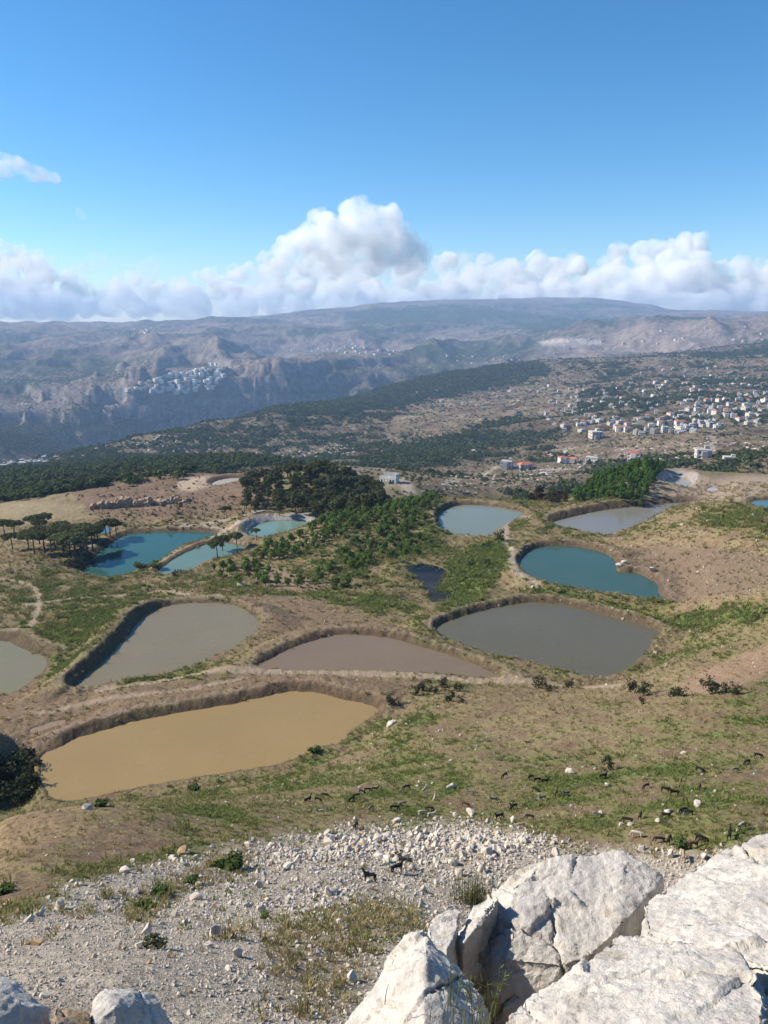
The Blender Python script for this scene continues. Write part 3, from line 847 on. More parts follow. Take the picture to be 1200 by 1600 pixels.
# ground behind the viewer: the shoulder the camera stands on
n = 40
yy, xx = np.meshgrid(np.linspace(-60, 0, n), np.linspace(-60, 60, n), indexing='ij')
back = np.hypot(xx, yy)
edge = np.minimum(np.interp(np.arctan2(xx, np.maximum(yy, 0.001)), AZ, GZ[0]), -1.65)
zz = -1.72 + 0.12 * np.maximum(-yy, 0) + 0.35 * fbm2(xx / 6, yy / 6, 3, 5) * sstep(2, 8, back) - 0.55 * np.maximum(np.abs(xx) - 3, 0) * sstep(-12, 0, yy)
idx = np.arange(n * n).reshape(n, n)
me = mesh_np('summit_ground', np.stack([xx.ravel(), yy.ravel(), zz.ravel()], 1), quads=np.stack([idx[:-1, :-1].ravel(), idx[:-1, 1:].ravel(), idx[1:, 1:].ravel(), idx[1:, :-1].ravel()], 1))
color_attr(me, 'cover', np.tile(STRAW, (n * n, 1)))
put('summit_ground', me, MAT_NEAR, kind='structure', label='dry grass shoulder behind the viewpoint')

# ------------------------------------------------------------------ ponds: water
def water_material(name, col, col2, rough=0.12, spec=0.3, grain=0.02):
    m = NT(name)
    geo = m.n('NewGeometry')
    a = m.noise(geo.outputs['Position'], 0.06, 3, 0.5)
    c = m.mixc((*col, 1), (*col2, 1), m.ramp(a, [(0.35, 0.0), (0.65, 1.0)]))
    w = m.noise(geo.outputs['Position'], 2.5, 2, 0.5)
    p = m.noise(geo.outputs['Position'], 0.11, 4, 0.6)
    m.principled(c, m.ramp(p, [(0.4, rough * 0.6), (0.62, rough * 1.8)]), spec, m.bump(w, 0.25, grain), IOR=1.33)
    return m.mat


WATER = dict(
    yellow=((0.295, 0.205, 0.088), (0.315, 0.22, 0.096), 'muddy ochre yellow pond, nearest and largest of the ponds', 0.22),
    teardrop=((0.195, 0.165, 0.098), (0.21, 0.177, 0.107), 'grey-brown teardrop-shaped pond with a tall dark bank on its west side', 0.2),
    edge=((0.215, 0.18, 0.115), (0.195, 0.185, 0.095), 'pale olive-brown pond cut off by the west edge of the photo', 0.2),
    pink=((0.19, 0.14, 0.090), (0.205, 0.152, 0.098), 'pinkish brown half-moon pond behind the ochre pond', 0.2),
    grey=((0.118, 0.108, 0.072), (0.128, 0.117, 0.079), 'dull grey-brown pond below the teal pond on the east terrace', 0.16),
    teal=((0.045, 0.098, 0.080), (0.052, 0.106, 0.087), 'deep teal pond beside the bare brown hill', 0.12),
    marsh=((0.007, 0.008, 0.009), (0.05, 0.045, 0.04), 'small dark marshy pond overgrown with reeds', 0.08),
    round=((0.18, 0.21, 0.165), (0.195, 0.222, 0.177), 'pale blue-grey rounded pond on the central terrace', 0.15),
    long=((0.20, 0.192, 0.16), (0.215, 0.206, 0.172), 'long pale grey pond below the young pine plantation', 0.15),
    lagoon=((0.032, 0.098, 0.078), (0.038, 0.106, 0.085), 'large deep teal pond shaded by umbrella pines', 0.10),
    inlet=((0.125, 0.205, 0.16), (0.135, 0.217, 0.17), 'light turquoise pond behind a grassy dike', 0.14),
    basin=((0.15, 0.24, 0.195), (0.165, 0.255, 0.21), 'pale turquoise basin with a high grey bank below the pine wood', 0.14),
    corner=((0.08, 0.16, 0.16), (0.09, 0.17, 0.17), 'small blue pond cut off by the east edge of the photo', 0.14),
    quarry=((0.31, 0.30, 0.285), (0.33, 0.32, 0.3), 'small milky grey pond inside a pale earth crater', 0.25),
    dry=((0.40, 0.34, 0.27), (0.42, 0.36, 0.29), 'shallow sand-coloured pool on the quarry plateau', 0.3),
    puddle=((0.26, 0.19, 0.115), (0.28, 0.2, 0.125), 'narrow muddy puddle on the track above the ochre pond', 0.25),
    rain=((0.42, 0.38, 0.32), (0.44, 0.4, 0.34), 'tiny pale puddle beside the earth crater', 0.25),
    pool=((0.08, 0.15, 0.22), (0.09, 0.16, 0.23), 'tiny blue pool behind the umbrella pines', 0.1),
)
for key, (c1, c2, label, rough) in WATER.items():
    P = PONDS[key]; W = P['W']
    cxy = W.mean(0)
    T = np.roll(W, -1, 0) - np.roll(W, 1, 0)
    area = np.sum(W[:, 0] * np.roll(W[:, 1], -1) - np.roll(W[:, 0], -1) * W[:, 1])
    Nn = np.stack([T[:, 1], -T[:, 0]], 1) * (1 if area > 0 else -1)
    Nn /= np.linalg.norm(Nn, axis=1)[:, None] + 1e-9
    E = W + Nn * 0.9
    bm = bmesh.new()
    vs = [bm.verts.new((x - cxy[0], y - cxy[1], 0)) for x, y in E]
    f = bm.faces.new(vs)
    if f.normal.z < 0:
        f.normal_flip()
    bmesh.ops.triangulate(bm, faces=[f])
    for f in bm.faces:
        f.normal_update()
        if f.normal.z < 0:
            f.normal_flip()
    me = bpy.data.meshes.new('pond'); bm.to_mesh(me); bm.free()
    put('pond', me, water_material('water_' + key, [c * 0.9 for c in c1], [c * 0.9 for c in c2], rough, 0.1 if key == 'marsh' else 0.3), kind='structure', label=label, loc=(cxy[0], cxy[1], P['z'] + 0.02))

# ------------------------------------------------------------------ limestone
def stone_material(name, col, col2, stain, scale=1.0, bump=0.03):
    m = NT(name)
    tc = m.n('TexCoord'); pos = tc.outputs['Object']
    oi = m.n('ObjectInfo')
    a = m.noise(pos, 1.6 * scale, 8, 0.65)
    b = m.noise(pos, 9.0 * scale, 6, 0.7)
    c = m.mixc((*col, 1), (*col2, 1), m.ramp(a, [(0.35, 0), (0.65, 1)]))
    st = m.noise(pos, 2.6 * scale, 5, 0.7)
    c = m.mixc(c, (*stain, 1), m.ramp(st, [(0.56, 0), (0.70, 0.75)]))
    gw = m.noise(pos, 0.9 * scale, 6, 0.75)
    c = m.mixc(c, (0.27, 0.26, 0.25, 1), m.ramp(gw, [(0.50, 0), (0.66, 0.7)]))
    c = m.mixc(c, m.ramp(b, [(0.28, 0.5), (0.45, 1.0), (0.8, 1.15)]), 0.85, 'MULTIPLY')
    pit = m.n('TexVoronoi', feature='DISTANCE_TO_EDGE'); m.set(pit.inputs['Vector'], pos); pit.inputs['Scale'].default_value = 2.2 * scale
    crack = m.ramp(pit.outputs['Distance'], [(0.0, 0.0), (0.02, 1.0)])
    b2 = m.noise(pos, 30.0 * scale, 4, 0.7)
    h = m.math('ADD', m.math('MULTIPLY', b, 0.7), m.math('MULTIPLY', b2, 0.35))
    m.principled(c, 0.92, 0.15, m.bump(h, 0.8, bump))
    return m.mat


LIME = stone_material('limestone', (0.58, 0.545, 0.49), (0.40, 0.375, 0.345), (0.34, 0.285, 0.21), 1.0, 0.06)
LIME_SMALL = stone_material('limestone_rubble', (0.56, 0.505, 0.435), (0.44, 0.395, 0.335), (0.36, 0.27, 0.19), 2.0, 0.02)
OCHRE = stone_material('ochre_stone', (0.42, 0.27, 0.13), (0.33, 0.22, 0.13), (0.45, 0.38, 0.3), 2.0, 0.02)
BROWN_ROCK = stone_material('brown_rock', (0.44, 0.31, 0.20), (0.33, 0.225, 0.15), (0.48, 0.33, 0.18), 0.25, 0.25)


def pr(px, py, r):
    x, y, s = (float(q) for q in pix_dir(px, py))
    return Vector((x * r, y * r, s * r))


def hull_bm(points):
    bm = bmesh.new()
    for p in points:
        bm.verts.new(p)
    r = bmesh.ops.convex_hull(bm, input=list(bm.verts))
    bmesh.ops.delete(bm, geom=[g for g in set(r['geom_interior']) | set(r['geom_unused']) if isinstance(g, bmesh.types.BMVert)], context='VERTS')
    bmesh.ops.recalc_face_normals(bm, faces=list(bm.faces))
    return bm


def remeshed(bm, voxel):
    me = bpy.data.meshes.new('tmp'); bm.to_mesh(me); bm.free()
    o = bpy.data.objects.new('tmp_rock', me); COL.objects.link(o)
    md = o.modifiers.new('remesh', 'REMESH'); md.mode = 'VOXEL'; md.voxel_size = voxel
    dg = bpy.context.evaluated_depsgraph_get()
    me2 = bpy.data.meshes.new_from_object(o.evaluated_get(dg))
    bpy.data.objects.remove(o); bpy.data.meshes.remove(me)
    return me2


def cells(q, seed):
    """Cellular noise: distances to the two nearest jittered points, offset from the nearest and its number."""
    b = np.floor(q).astype(np.int32)
    d1 = np.full(len(q), 9.0); d2 = d1.copy(); vec = np.zeros(q.shape); hid = np.zeros(len(q), np.int32)
    for dx in (-1, 0, 1):
        for dy in (-1, 0, 1):
            for dz in (-1, 0, 1):
                c = b + [dx, dy, dz]
                i = (c + seed * 37) & 511
                h = PERM[PERM[PERM[i[:, 0]] + i[:, 1]] + i[:, 2]]
                f = c + 0.5 + 0.45 * np.stack([GRX[h], GRY[h], G3Z[h]], 1)
                v = q - f; d = np.sqrt((v * v).sum(1))
                m = d < d1
                d2 = np.where(m, d1, np.minimum(d2, d)); d1 = np.where(m, d, d1)
                vec[m] = v[m]; hid[m] = h[m]
    return d1, d2, vec, hid


def weather(me, unit, seed, amp=1.0, cracks=1.0):
    """Uneven, cracked stone surface: displaces a fine mesh along its normals; unit = size of the main lumps."""
    nv = len(me.vertices)
    V = np.empty(nv * 3, np.float32); me.vertices.foreach_get('co', V); V = V.reshape(-1, 3).astype(float)
    N = np.empty(nv * 3, np.float32); me.vertices.foreach_get('normal', N); N = N.reshape(-1, 3).astype(float)
    rg = np.random.default_rng(seed)
    W_ = V + 0.045 * unit * np.stack([fbm3(V / (unit * 0.5), 2, seed + k) for k in (1, 2, 3)], 1)
    d = 0.05 * unit * fbm3(V / (unit * 1.2), 3, seed)
    lo, hi = V.min(0), V.max(0)
    for sc, slope, lim, gapw, gapd in ((1.6, 0.10, 0.05, 0.02, 0.05), (0.45, 0.10, 0.012, 0.0, 0.0), (0.14, 0.2, 0.008, 0.0, 0.0)):
        q = W_ / (unit * sc)                           # flat chips meeting at broken edges
        d1, d2, vec, hid = cells(q, seed)
        fn = np.stack([G3X[hid], G3Y[hid], G3Z[hid]], 1)
        d += np.clip((vec * fn).sum(1) * sc * unit * slope, -lim * unit, lim * unit) + (GRX[hid] * 0.35) * lim * unit
        if gapw:
            keep = sstep(0.0, 0.25, noise3(W_ / (unit * 1.4), seed + 30))
            d -= cracks * gapd * unit * (1 - sstep(0, gapw / sc, d2 - d1)) * keep
    for k in range(5):                              # long joints running through the rock
        nrm = rg.normal(size=3) * [1.0, 1.0, 0.5]; nrm /= np.linalg.norm(nrm)
        s = (V - rg.uniform(lo, hi)) @ nrm + 0.22 * unit * fbm3(V / (unit * 0.7), 3, seed + 50 + k)
        keep = sstep(-0.1, 0.15, noise3(V / (unit * 1.5), seed + 60 + k))
        d -= cracks * unit * (0.15 * (1 - sstep(0, 0.034 * unit, np.abs(s))) * keep + 0.022 * (s > 0))
    d += 0.022 * unit * fbm3(V / (unit * 0.13), 4, seed + 6)
    V += N * (d * amp)[:, None]
    me.vertices.foreach_set('co', V.astype(np.float32).ravel()); me.update()
    me.polygons.foreach_set('use_smooth', np.ones(len(me.polygons), bool))


def boulder(label, front, back, seed, unit=0.5, voxel=0.022, mat=None, name='boulder', group=None, amp=1.0):
    """front / back: (pixel, pixel, distance) of the corners one sees and of those behind and below."""
    P = [pr(*p) for p in front] + [pr(*p) for p in back]
    c_ = sum(P, Vector()) / len(P)
    for p in list(P):          # the foot of the rock, sunk into the ground
        q = c_ + (p - c_) * 0.9
        gz_ = float(hgt(q.x, q.y)) - 0.15
        if gz_ < p.z:
            P.append(Vector((q.x, q.y, gz_)))
    base = sum(P, Vector()) / len(P)
    base.z = min(p.z for p in P)
    me = remeshed(hull_bm([p - base for p in P]), voxel)
    weather(me, unit, seed, amp)
    return put(name, me, mat or LIME, label=label, category='boulder' if name == 'boulder' else 'rock', group=group, loc=base)


LEDGE = 'pale limestone boulders on the ledge in front'
boulder('large bright boulder sloping up out of the east edge of the photo',
        [(1215, 1280, 8.0), (1165, 1305, 7.6), (1133, 1329, 7.2), (1094, 1350, 6.9), (1054, 1370, 6.7), (1022, 1383, 6.5), (996, 1408, 6.2), (998, 1446, 5.7), (1062, 1470, 5.2), (1150, 1490, 4.9), (1230, 1510, 4.7), (1330, 1270, 8.0), (1330, 1480, 5.0)],
        [(1000, 1640, 6.6), (1330, 1640, 5.4), (1330, 1560, 8.2), (1050, 1600, 7.4), (1150, 1640, 4.6)], 31, 0.6)
boulder('big grey-faced boulder with a deep crack, centre of the ledge',
        [(700, 1483, 6.5), (712, 1456, 6.7), (775, 1389, 7.0), (796, 1362, 7.2), (800, 1381, 6.75), (797, 1456, 6.15), (783, 1500, 5.95), (850, 1336, 7.2), (921, 1336, 7.3), (971, 1324, 7.45), (990, 1340, 7.4), (1037, 1370, 7.3), (1000, 1402, 6.9), (971, 1452, 6.4), (921, 1496, 6.05), (880, 1510, 5.95)],
        [(760, 1560, 5.9), (740, 1600, 6.4), (900, 1620, 5.8), (1020, 1560, 7.0), (830, 1640, 5.7)], 12, 0.55)
boulder('rough white boulder with pitted top in the bottom corner, nearest the viewer',
        [(905, 1500, 4.5), (921, 1487, 4.7), (958, 1456, 5.0), (987, 1450, 5.05), (1033, 1460, 4.95), (1092, 1464, 4.9), (1142, 1472, 4.8), (1158, 1493, 4.6), (1178, 1520, 4.35), (1205, 1552, 4.1), (880, 1530, 4.3), (860, 1560, 4.05), (1200, 1640, 3.5), (860, 1640, 3.5), (1000, 1640, 3.35)],
        [(900, 1760, 3.7), (1240, 1760, 3.7), (1220, 1680, 4.6), (900, 1680, 4.6)], 43, 0.5, 0.02)
boulder('low white lump of rock leaning on the rough corner boulder',
        [(879, 1512, 4.5), (900, 1500, 4.6), (925, 1502, 4.55), (940, 1530, 4.3), (930, 1570, 4.05), (843, 1558, 4.2), (802, 1582, 4.05), (788, 1596, 3.95), (860, 1600, 3.85), (790, 1640, 3.65), (930, 1640, 3.6)],
        [(800, 1720, 3.8), (930, 1720, 3.8), (920, 1640, 4.6), (830, 1640, 4.5)], 57, 0.35, 0.018)
boulder('pointed white boulder at the bottom centre beside the grass stalks',
        [(530, 1600, 4.7), (547, 1577, 4.85), (580, 1527, 5.1), (600, 1493, 5.25), (630, 1457, 5.4), (660, 1446, 5.4), (672, 1453, 5.3), (665, 1500, 4.75), (690, 1478, 5.2), (717, 1495, 5.15), (747, 1532, 4.9), (768, 1582, 4.55), (690, 1560, 4.45), (660, 1640, 4.0), (530, 1660, 4.4), (760, 1640, 4.25)],
        [(540, 1760, 4.4), (760, 1760, 4.4), (760, 1620, 5.4), (580, 1640, 5.5)], 66, 0.45, 0.02)
boulder('narrow white slab wedged beside the pointed boulder',
        [(667, 1444, 6.1), (683, 1427, 6.35), (707, 1416, 6.45), (722, 1420, 6.35), (718, 1442, 6.1), (708, 1468, 5.85), (698, 1484, 5.7), (670, 1465, 5.9)],
        [(670, 1560, 6.0), (720, 1560, 5.9), (715, 1530, 6.6), (675, 1530, 6.6)], 71, 0.3, 0.016)
boulder('thin white slab lying along the cracked boulder',
        [(767, 1392, 6.75), (737, 1412, 6.6), (722, 1438, 6.35), (708, 1472, 6.0), (724, 1474, 5.9), (752, 1440, 6.1), (780, 1402, 6.4)],
        [(715, 1560, 6.2), (780, 1520, 6.6), (760, 1520, 7.0), (730, 1540, 6.9)], 78, 0.3, 0.016)
boulder('dark shaded rock in the bottom west corner',
        [(-60, 1530, 7.6), (-10, 1517, 7.9), (22, 1521, 7.8), (42, 1540, 7.6), (58, 1558, 7.4), (82, 1570, 7.3), (20, 1570, 7.2), (-60, 1640, 6.8), (90, 1640, 6.9)],
        [(-60, 1760, 7.2), (90, 1760, 7.4), (80, 1640, 8.3), (-60, 1640, 8.4)], 83, 0.5, 0.03)
boulder('small brown rock between the shaded rock and its white neighbour',
        [(84, 1572, 7.2), (121, 1571, 7.3), (143, 1576, 7.2), (146, 1600, 6.95), (84, 1600, 6.9), (84, 1650, 6.7), (146, 1650, 6.7)], [(90, 1740, 7.0), (140, 1740, 7.0), (140, 1640, 7.8), (90, 1640, 7.8)], 88, 0.3, 0.022, OCHRE)
boulder('rounded white rock with one dark side at the bottom edge, west of centre',
        [(141, 1566, 7.5), (148, 1553, 7.6), (160, 1545, 7.65), (183, 1540, 7.7), (211, 1542, 7.7), (236, 1552, 7.65), (254, 1569, 7.5), (273, 1598, 7.3), (180, 1570, 7.1), (142, 1600, 7.0), (200, 1640, 6.7), (142, 1660, 6.7), (275, 1660, 7.0)],
        [(145, 1760, 7.2), (270, 1760, 7.2), (270, 1620, 8.3), (160, 1620, 8.3)], 93, 0.4, 0.024)

# ------------------------------------------------------------------ loose stones
def stone_mesh(name, seed, mat, flat=0.75, n=13):
    r = random.Random(seed)
    pts = []
    for _ in range(n):
        v = Vector((r.gauss(0, 1), r.gauss(0, 1), r.gauss(0, 1))).normalized() * r.uniform(0.8, 1.05)
        pts.append(Vector((v.x * r.uniform(0.85, 1.1), v.y * 0.85, v.z * flat)) * 0.5)
    bm = hull_bm(pts)
    me = bpy.data.meshes.new(name); bm.to_mesh(me); bm.free()
    me.materials.append(mat)
    return me


STONES = [stone_mesh('stone', 100 + i, LIME_SMALL, 0.55 + 0.05 * (i % 6)) for i in range(12)]
STONES_O = [stone_mesh('ochre_stone', 160 + i, OCHRE, 0.6) for i in range(3)]
BIGSTONES = [stone_mesh('rock', 240 + i, LIME_SMALL, 0.85, 22) for i in range(6)]


def scatter(mask, n, rlo, rhi, seed, azlim=0.66):
    """Random points on the ground, as many per square metre as the mask says."""
    g = np.random.default_rng(seed)
    i0, i1 = np.searchsorted(LR, [math.log(rlo), math.log(rhi)])
    w = mask[i0:i1] * RR[i0:i1] ** 2 * np.gradient(AZ)[None] * np.gradient(LR)[i0:i1, None] * (np.abs(UU[i0:i1]) < azlim)
    w = np.where(INPOND[i0:i1] > 0, 0, w).ravel()
    k = g.choice(len(w), n, p=w / w.sum())
    i = k // NC + i0; j = k % NC
    a = AZ[j] + (g.random(n) - 0.5) * np.gradient(AZ)[j]
    r = np.exp(LR[i] + (g.random(n) - 0.5) * np.gradient(LR)[i])
    x, y = r * np.sin(a), r * np.cos(a)
    return np.stack([x, y, hgt(x, y)], 1)


def gn_instances(name, pts, idx, rot, scl, meshes, label):
    """ONE object of kind stuff: many small pieces set on points by geometry nodes."""
    me = bpy.data.meshes.new(name)
    me.vertices.add(len(pts)); me.vertices.foreach_set('co', np.asarray(pts, np.float32).ravel())
    a = me.attributes.new('pick', 'INT', 'POINT'); a.data.foreach_set('value', np.asarray(idx, np.int32))
    a = me.attributes.new('turn', 'FLOAT_VECTOR', 'POINT'); a.data.foreach_set('vector', np.asarray(rot, np.float32).ravel())
    a = me.attributes.new('size', 'FLOAT_VECTOR', 'POINT')
    scl = np.asarray(scl, np.float32)
    if scl.ndim == 1:
        scl = np.repeat(scl[:, None], 3, 1)
    a.data.foreach_set('vector', scl.ravel())
    col = bpy.data.collections.new(name + '_pieces')
    for k, m in enumerate(meshes):
        so = bpy.data.objects.new('%s_piece_%02d' % (name, k), m); col.objects.link(so)
    o = put(name, me, None, kind='stuff', label=label)
    ng = bpy.data.node_groups.new(name + '_scatter', 'GeometryNodeTree')
    ng.interface.new_socket('Geometry', in_out='INPUT', socket_type='NodeSocketGeometry')
    ng.interface.new_socket('Geometry', in_out='OUTPUT', socket_type='NodeSocketGeometry')
    N = ng.nodes; L = ng.links
    gi = N.new('NodeGroupInput'); go = N.new('NodeGroupOutput')
    ci = N.new('GeometryNodeCollectionInfo'); ci.inputs['Collection'].default_value = col
    ci.inputs['Separate Children'].default_value = True; ci.inputs['Reset Children'].default_value = True
    ip = N.new('GeometryNodeInstanceOnPoints'); ip.inputs['Pick Instance'].default_value = True

    def attr(nm, ty):
        n = N.new('GeometryNodeInputNamedAttribute'); n.data_type = ty; n.inputs['Name'].default_value = nm
        return n.outputs['Attribute']
    L.new(gi.outputs[0], ip.inputs['Points']); L.new(ci.outputs[0], ip.inputs['Instance'])
    L.new(attr('pick', 'INT'), ip.inputs['Instance Index'])
    L.new(attr('turn', 'FLOAT_VECTOR'), ip.inputs['Rotation'])
    L.new(attr('size', 'FLOAT_VECTOR'), ip.inputs['Scale'])
    L.new(ip.outputs[0], go.inputs[0])
    md = o.modifiers.new('scatter', 'NODES'); md.node_group = ng
    return o


def rand_rot(g, n, tilt=math.pi):
    return np.stack([g.uniform(-tilt, tilt, n), g.uniform(-tilt, tilt, n), g.uniform(0, 6.28, n)], 1)


g = np.random.default_rng(21)
# scree: thousands of pieces of rubble; the largest are stones of their own
n = 42000
P = scatter((SCREEM + 0.45 * gap * screem) / RR ** 1.1, n, 12, 72, 22)
pile = np.exp(-(((P[:, 0] - 3.5) / 9) ** 2 + ((P[:, 1] - 57) / 8) ** 2))
size = 0.0027 * np.maximum(np.hypot(P[:, 0], P[:, 1]), 18) * np.exp(g.normal(0, 0.45, n)) * (1 + 1.3 * pile * g.random(n))
size *= 1 + 0.5 * sstep(0.1, 0.35, noise2(P[:, 0] / 7, P[:, 1] / 7, 51))
P[:, 2] += size * 0.12
idx = g.integers(0, 12, n); idx = np.where(g.random(n) < 0.03, 12 + g.integers(0, 3, n), idx)
gn_instances('scree_rubble', P, idx, rand_rot(g, n), size * 1.15, STONES + STONES_O, 'field of pale limestone rubble on the slope below the ledge')
n = 130
P = scatter(SCREEM, n, 14, 70, 23, 0.5)
pile = np.exp(-(((P[:, 0] - 3.5) / 9) ** 2 + ((P[:, 1] - 57) / 8) ** 2))
size = np.minimum(1.1, (0.28 + 0.016 * np.hypot(P[:, 0], P[:, 1]) * 0.5) * np.exp(g.normal(0, 0.35, n)) * (1 + 0.8 * pile))
def scree_zone(p):
    px, py = to_pix(*p)
    w = 'heap of stones above the broom bush' if px > 560 and py < 1400 else 'western scree' if px < 280 else 'middle of the scree' if py < 1450 else 'lower scree near the bottom edge'
    return dict(label='pale block of limestone in the ' + w, group='blocks in the ' + w)


for k in range(n):
    put('stone', BIGSTONES[k % 6], None, **scree_zone(P[k]), category='stone', loc=(P[k, 0], P[k, 1], P[k, 2] + size[k] * 0.2), rot=tuple(g.uniform(0, 6.28, 3)), scale=(size[k], size[k] * g.uniform(0.7, 1), size[k] * g.uniform(0.55, 0.9)))
for px, py, w, mat, lab in [
    (195, 1363, 20, 0, 'square pale block at the upper edge of the scree'), (285, 1333, 24, 1, 'flat ochre slab at the upper edge of the scree'), (268, 1342, 14, 0, 'white block beside the ochre slab'),
    (125, 1383, 17, 0, 'white leaning stone at the west end of the scree edge'), (112, 1378, 9, 0, 'narrow upright white stone beside the leaning stone'), (63, 1430, 22, 0, 'big white block in the western scree'), (45, 1440, 18, 0, 'sharp white block next to the big western block'),
    (58, 1476, 26, 1, 'broad ochre slab in the western scree'), (10, 1415, 22, 1, 'ochre rock at the west edge of the photo'), (232, 1505, 14, 1, 'dark brown stone in the middle of the scree'), (388, 1322, 18, 0, 'white slab at the top edge of the scree above the green tufts'),
    (424, 1322, 14, 0, 'white stone with a dark side at the top of the scree'), (657, 1312, 22, 0, 'large pale block on top of the stone heap'), (706, 1233, 20, 0, 'lone white boulder among the goats'), (137, 1264, 18, 0, 'pale boulder below the ochre pond beside a dark bush'),
    (612, 1134, 20, 0, 'flat white boulder on the slope east of the ochre pond'), (635, 1132, 6, 0, 'small white stone beside the flat white boulder'), (736, 1271, 18, 0, 'tan boulder among the goats'), (712, 1275, 13, 0, 'square white block left of the tan boulder'),
    (620, 1284, 18, 0, 'flat white block above the stone heap'), (548, 1290, 14, 0, 'white block beside a black goat above the scree'), (512, 1304, 16, 0, 'pale flat stone at the scree top'), (1003, 1328, 15, 0, 'white block just behind the cracked boulder'),
    (1090, 1260, 18, 0, 'pale square block between the black goats on the east slope'), (1045, 1270, 16, 0, 'flat tan stone beside a black goat on the east slope'), (890, 1208, 17, 0, 'pale flat stone west of the round bush'), (948, 1228, 12, 0, 'white stone below the round bush'),
    (1068, 1178, 10, 0, 'white stone on the upper east slope'), (823, 1160, 14, 1, 'brown lump of rock on the dry slope'), (1065, 821, 8, 0, 'pale stone on the hill by the long pond'), (1078, 832, 7, 0, 'flat pale stone on the hill above the teal pond'), (968, 886, 15, 0, 'pale rock jutting into the teal pond'), (975, 880, 12, 0, 'pale rock on the shore of the teal pond'),
    (1020, 892, 14, 0, 'pale eroded rock above the south shore of the teal pond'), (1183, 846, 7, 0, 'white stone on the hill near the east edge'), (985, 1290, 13, 0, 'flat white stone below two black goats'), (970, 1291, 11, 0, 'white stone next to the flat white stone'),
]:
    p = cast(px, py, 12, 400)
    s = w * (p.length) / F
    put('rock', BIGSTONES[(px + py) % 6] if not mat else STONES_O[px % 3], None, label=lab, category='rock', loc=(p.x, p.y, p.z + s * 0.18), rot=(0.3 * math.sin(px), 0.3 * math.cos(py), px * 0.37), scale=(s, s * 0.8, s * 0.65))
# stones strewn over the grass
m = (1 - SCREEM) * (0.35 + sstep(0.0, 0.5, fbm2(GX / 9, GY / 9, 2, 61))) * (INPOND == 0)
n = 70
P = scatter(m, n, 55, 130, 24, 0.5)
for k in range(n):
    s = 0.35 * math.exp(g.normal(0, 0.4))
    put('stone', BIGSTONES[k % 6], None, label='white stone lying loose on the grassy slope', category='stone', group='stones strewn over the grass', loc=(P[k, 0], P[k, 1], P[k, 2] + s * 0.15), rot=tuple(g.uniform(0, 6.28, 3)), scale=(s, s * 0.85, s * 0.65))
n = 9500
P = scatter(m * (0.25 + 1.3 * (PY > 1140) + 0.3 * (PX > 950)), n, 40, 330, 25)
size = 0.15 * np.exp(g.normal(0, 0.55, n)) * np.clip(np.hypot(P[:, 0], P[:, 1]) / 110, 0.8, 2.2)
gn_instances('grass_stones', P, g.integers(0, 12, n), rand_rot(g, n), size, STONES, 'small pale stones sprinkled over the hillside')

# ------------------------------------------------------------------ plants
def leaf_material(name, col, col2, scale=0.6, trans=0.25):
    m = NT(name)
    tc = m.n('TexCoord'); oi = m.n('ObjectInfo')
    geo = m.n('NewGeometry')
    a = m.noise(tc.outputs['Object'], scale, 3, 0.6)
    c = m.mixc((*col, 1), (*col2, 1), m.ramp(a, [(0.35, 0), (0.65, 1)]))
    v = m.ramp(oi.outputs['Random'], [(0, 0.72), (1, 1.28)])
    c = m.mixc(c, v, 1.0, 'MULTIPLY')
    v = m.ramp(geo.outputs['Random Per Island'], [(0, 0.6), (1, 1.4)])
    c = m.mixc(c, v, 1.0, 'MULTIPLY')
    d = m.n('BsdfDiffuse'); m.set(d.inputs['Color'], c)
    t = m.n('BsdfTranslucent'); m.set(t.inputs['Color'], c)
    mx = m.n('MixShader'); mx.inputs[0].default_value = trans
    m.t.links.new(d.outputs[0], mx.inputs[1]); m.t.links.new(t.outputs[0], mx.inputs[2])
    m.t.links.new(mx.outputs[0], m.out.inputs['Surface'])
    return m.mat


def bark_material(name, col):
    m = NT(name)
    tc = m.n('TexCoord')
    a = m.noise(tc.outputs['Object'], 6, 4, 0.7)
    m.principled(m.mixc((*[c * 0.6 for c in col], 1), (*col, 1), a), 0.95, 0.1, m.bump(a, 0.7, 0.05))
    return m.mat


BARK = bark_material('pine_bark', (0.14, 0.10, 0.075))
PINE = leaf_material('pine_needles', (0.07, 0.082, 0.034), (0.12, 0.125, 0.05))
PINE_Y = leaf_material('young_pine_needles', (0.075, 0.15, 0.03), (0.10, 0.175, 0.042), 0.6, 0.35)
ORCH = leaf_material('orchard_leaves', (0.115, 0.18, 0.042), (0.155, 0.215, 0.058), 0.6, 0.4)
DRYL = leaf_material('brown_foliage', (0.085, 0.060, 0.038), (0.065, 0.058, 0.03))
SHRUB = leaf_material('grey_green_shrub', (0.040, 0.048, 0.026), (0.06, 0.068, 0.036))
BUSH = leaf_material('green_bush', (0.07, 0.105, 0.03), (0.10, 0.14, 0.045))


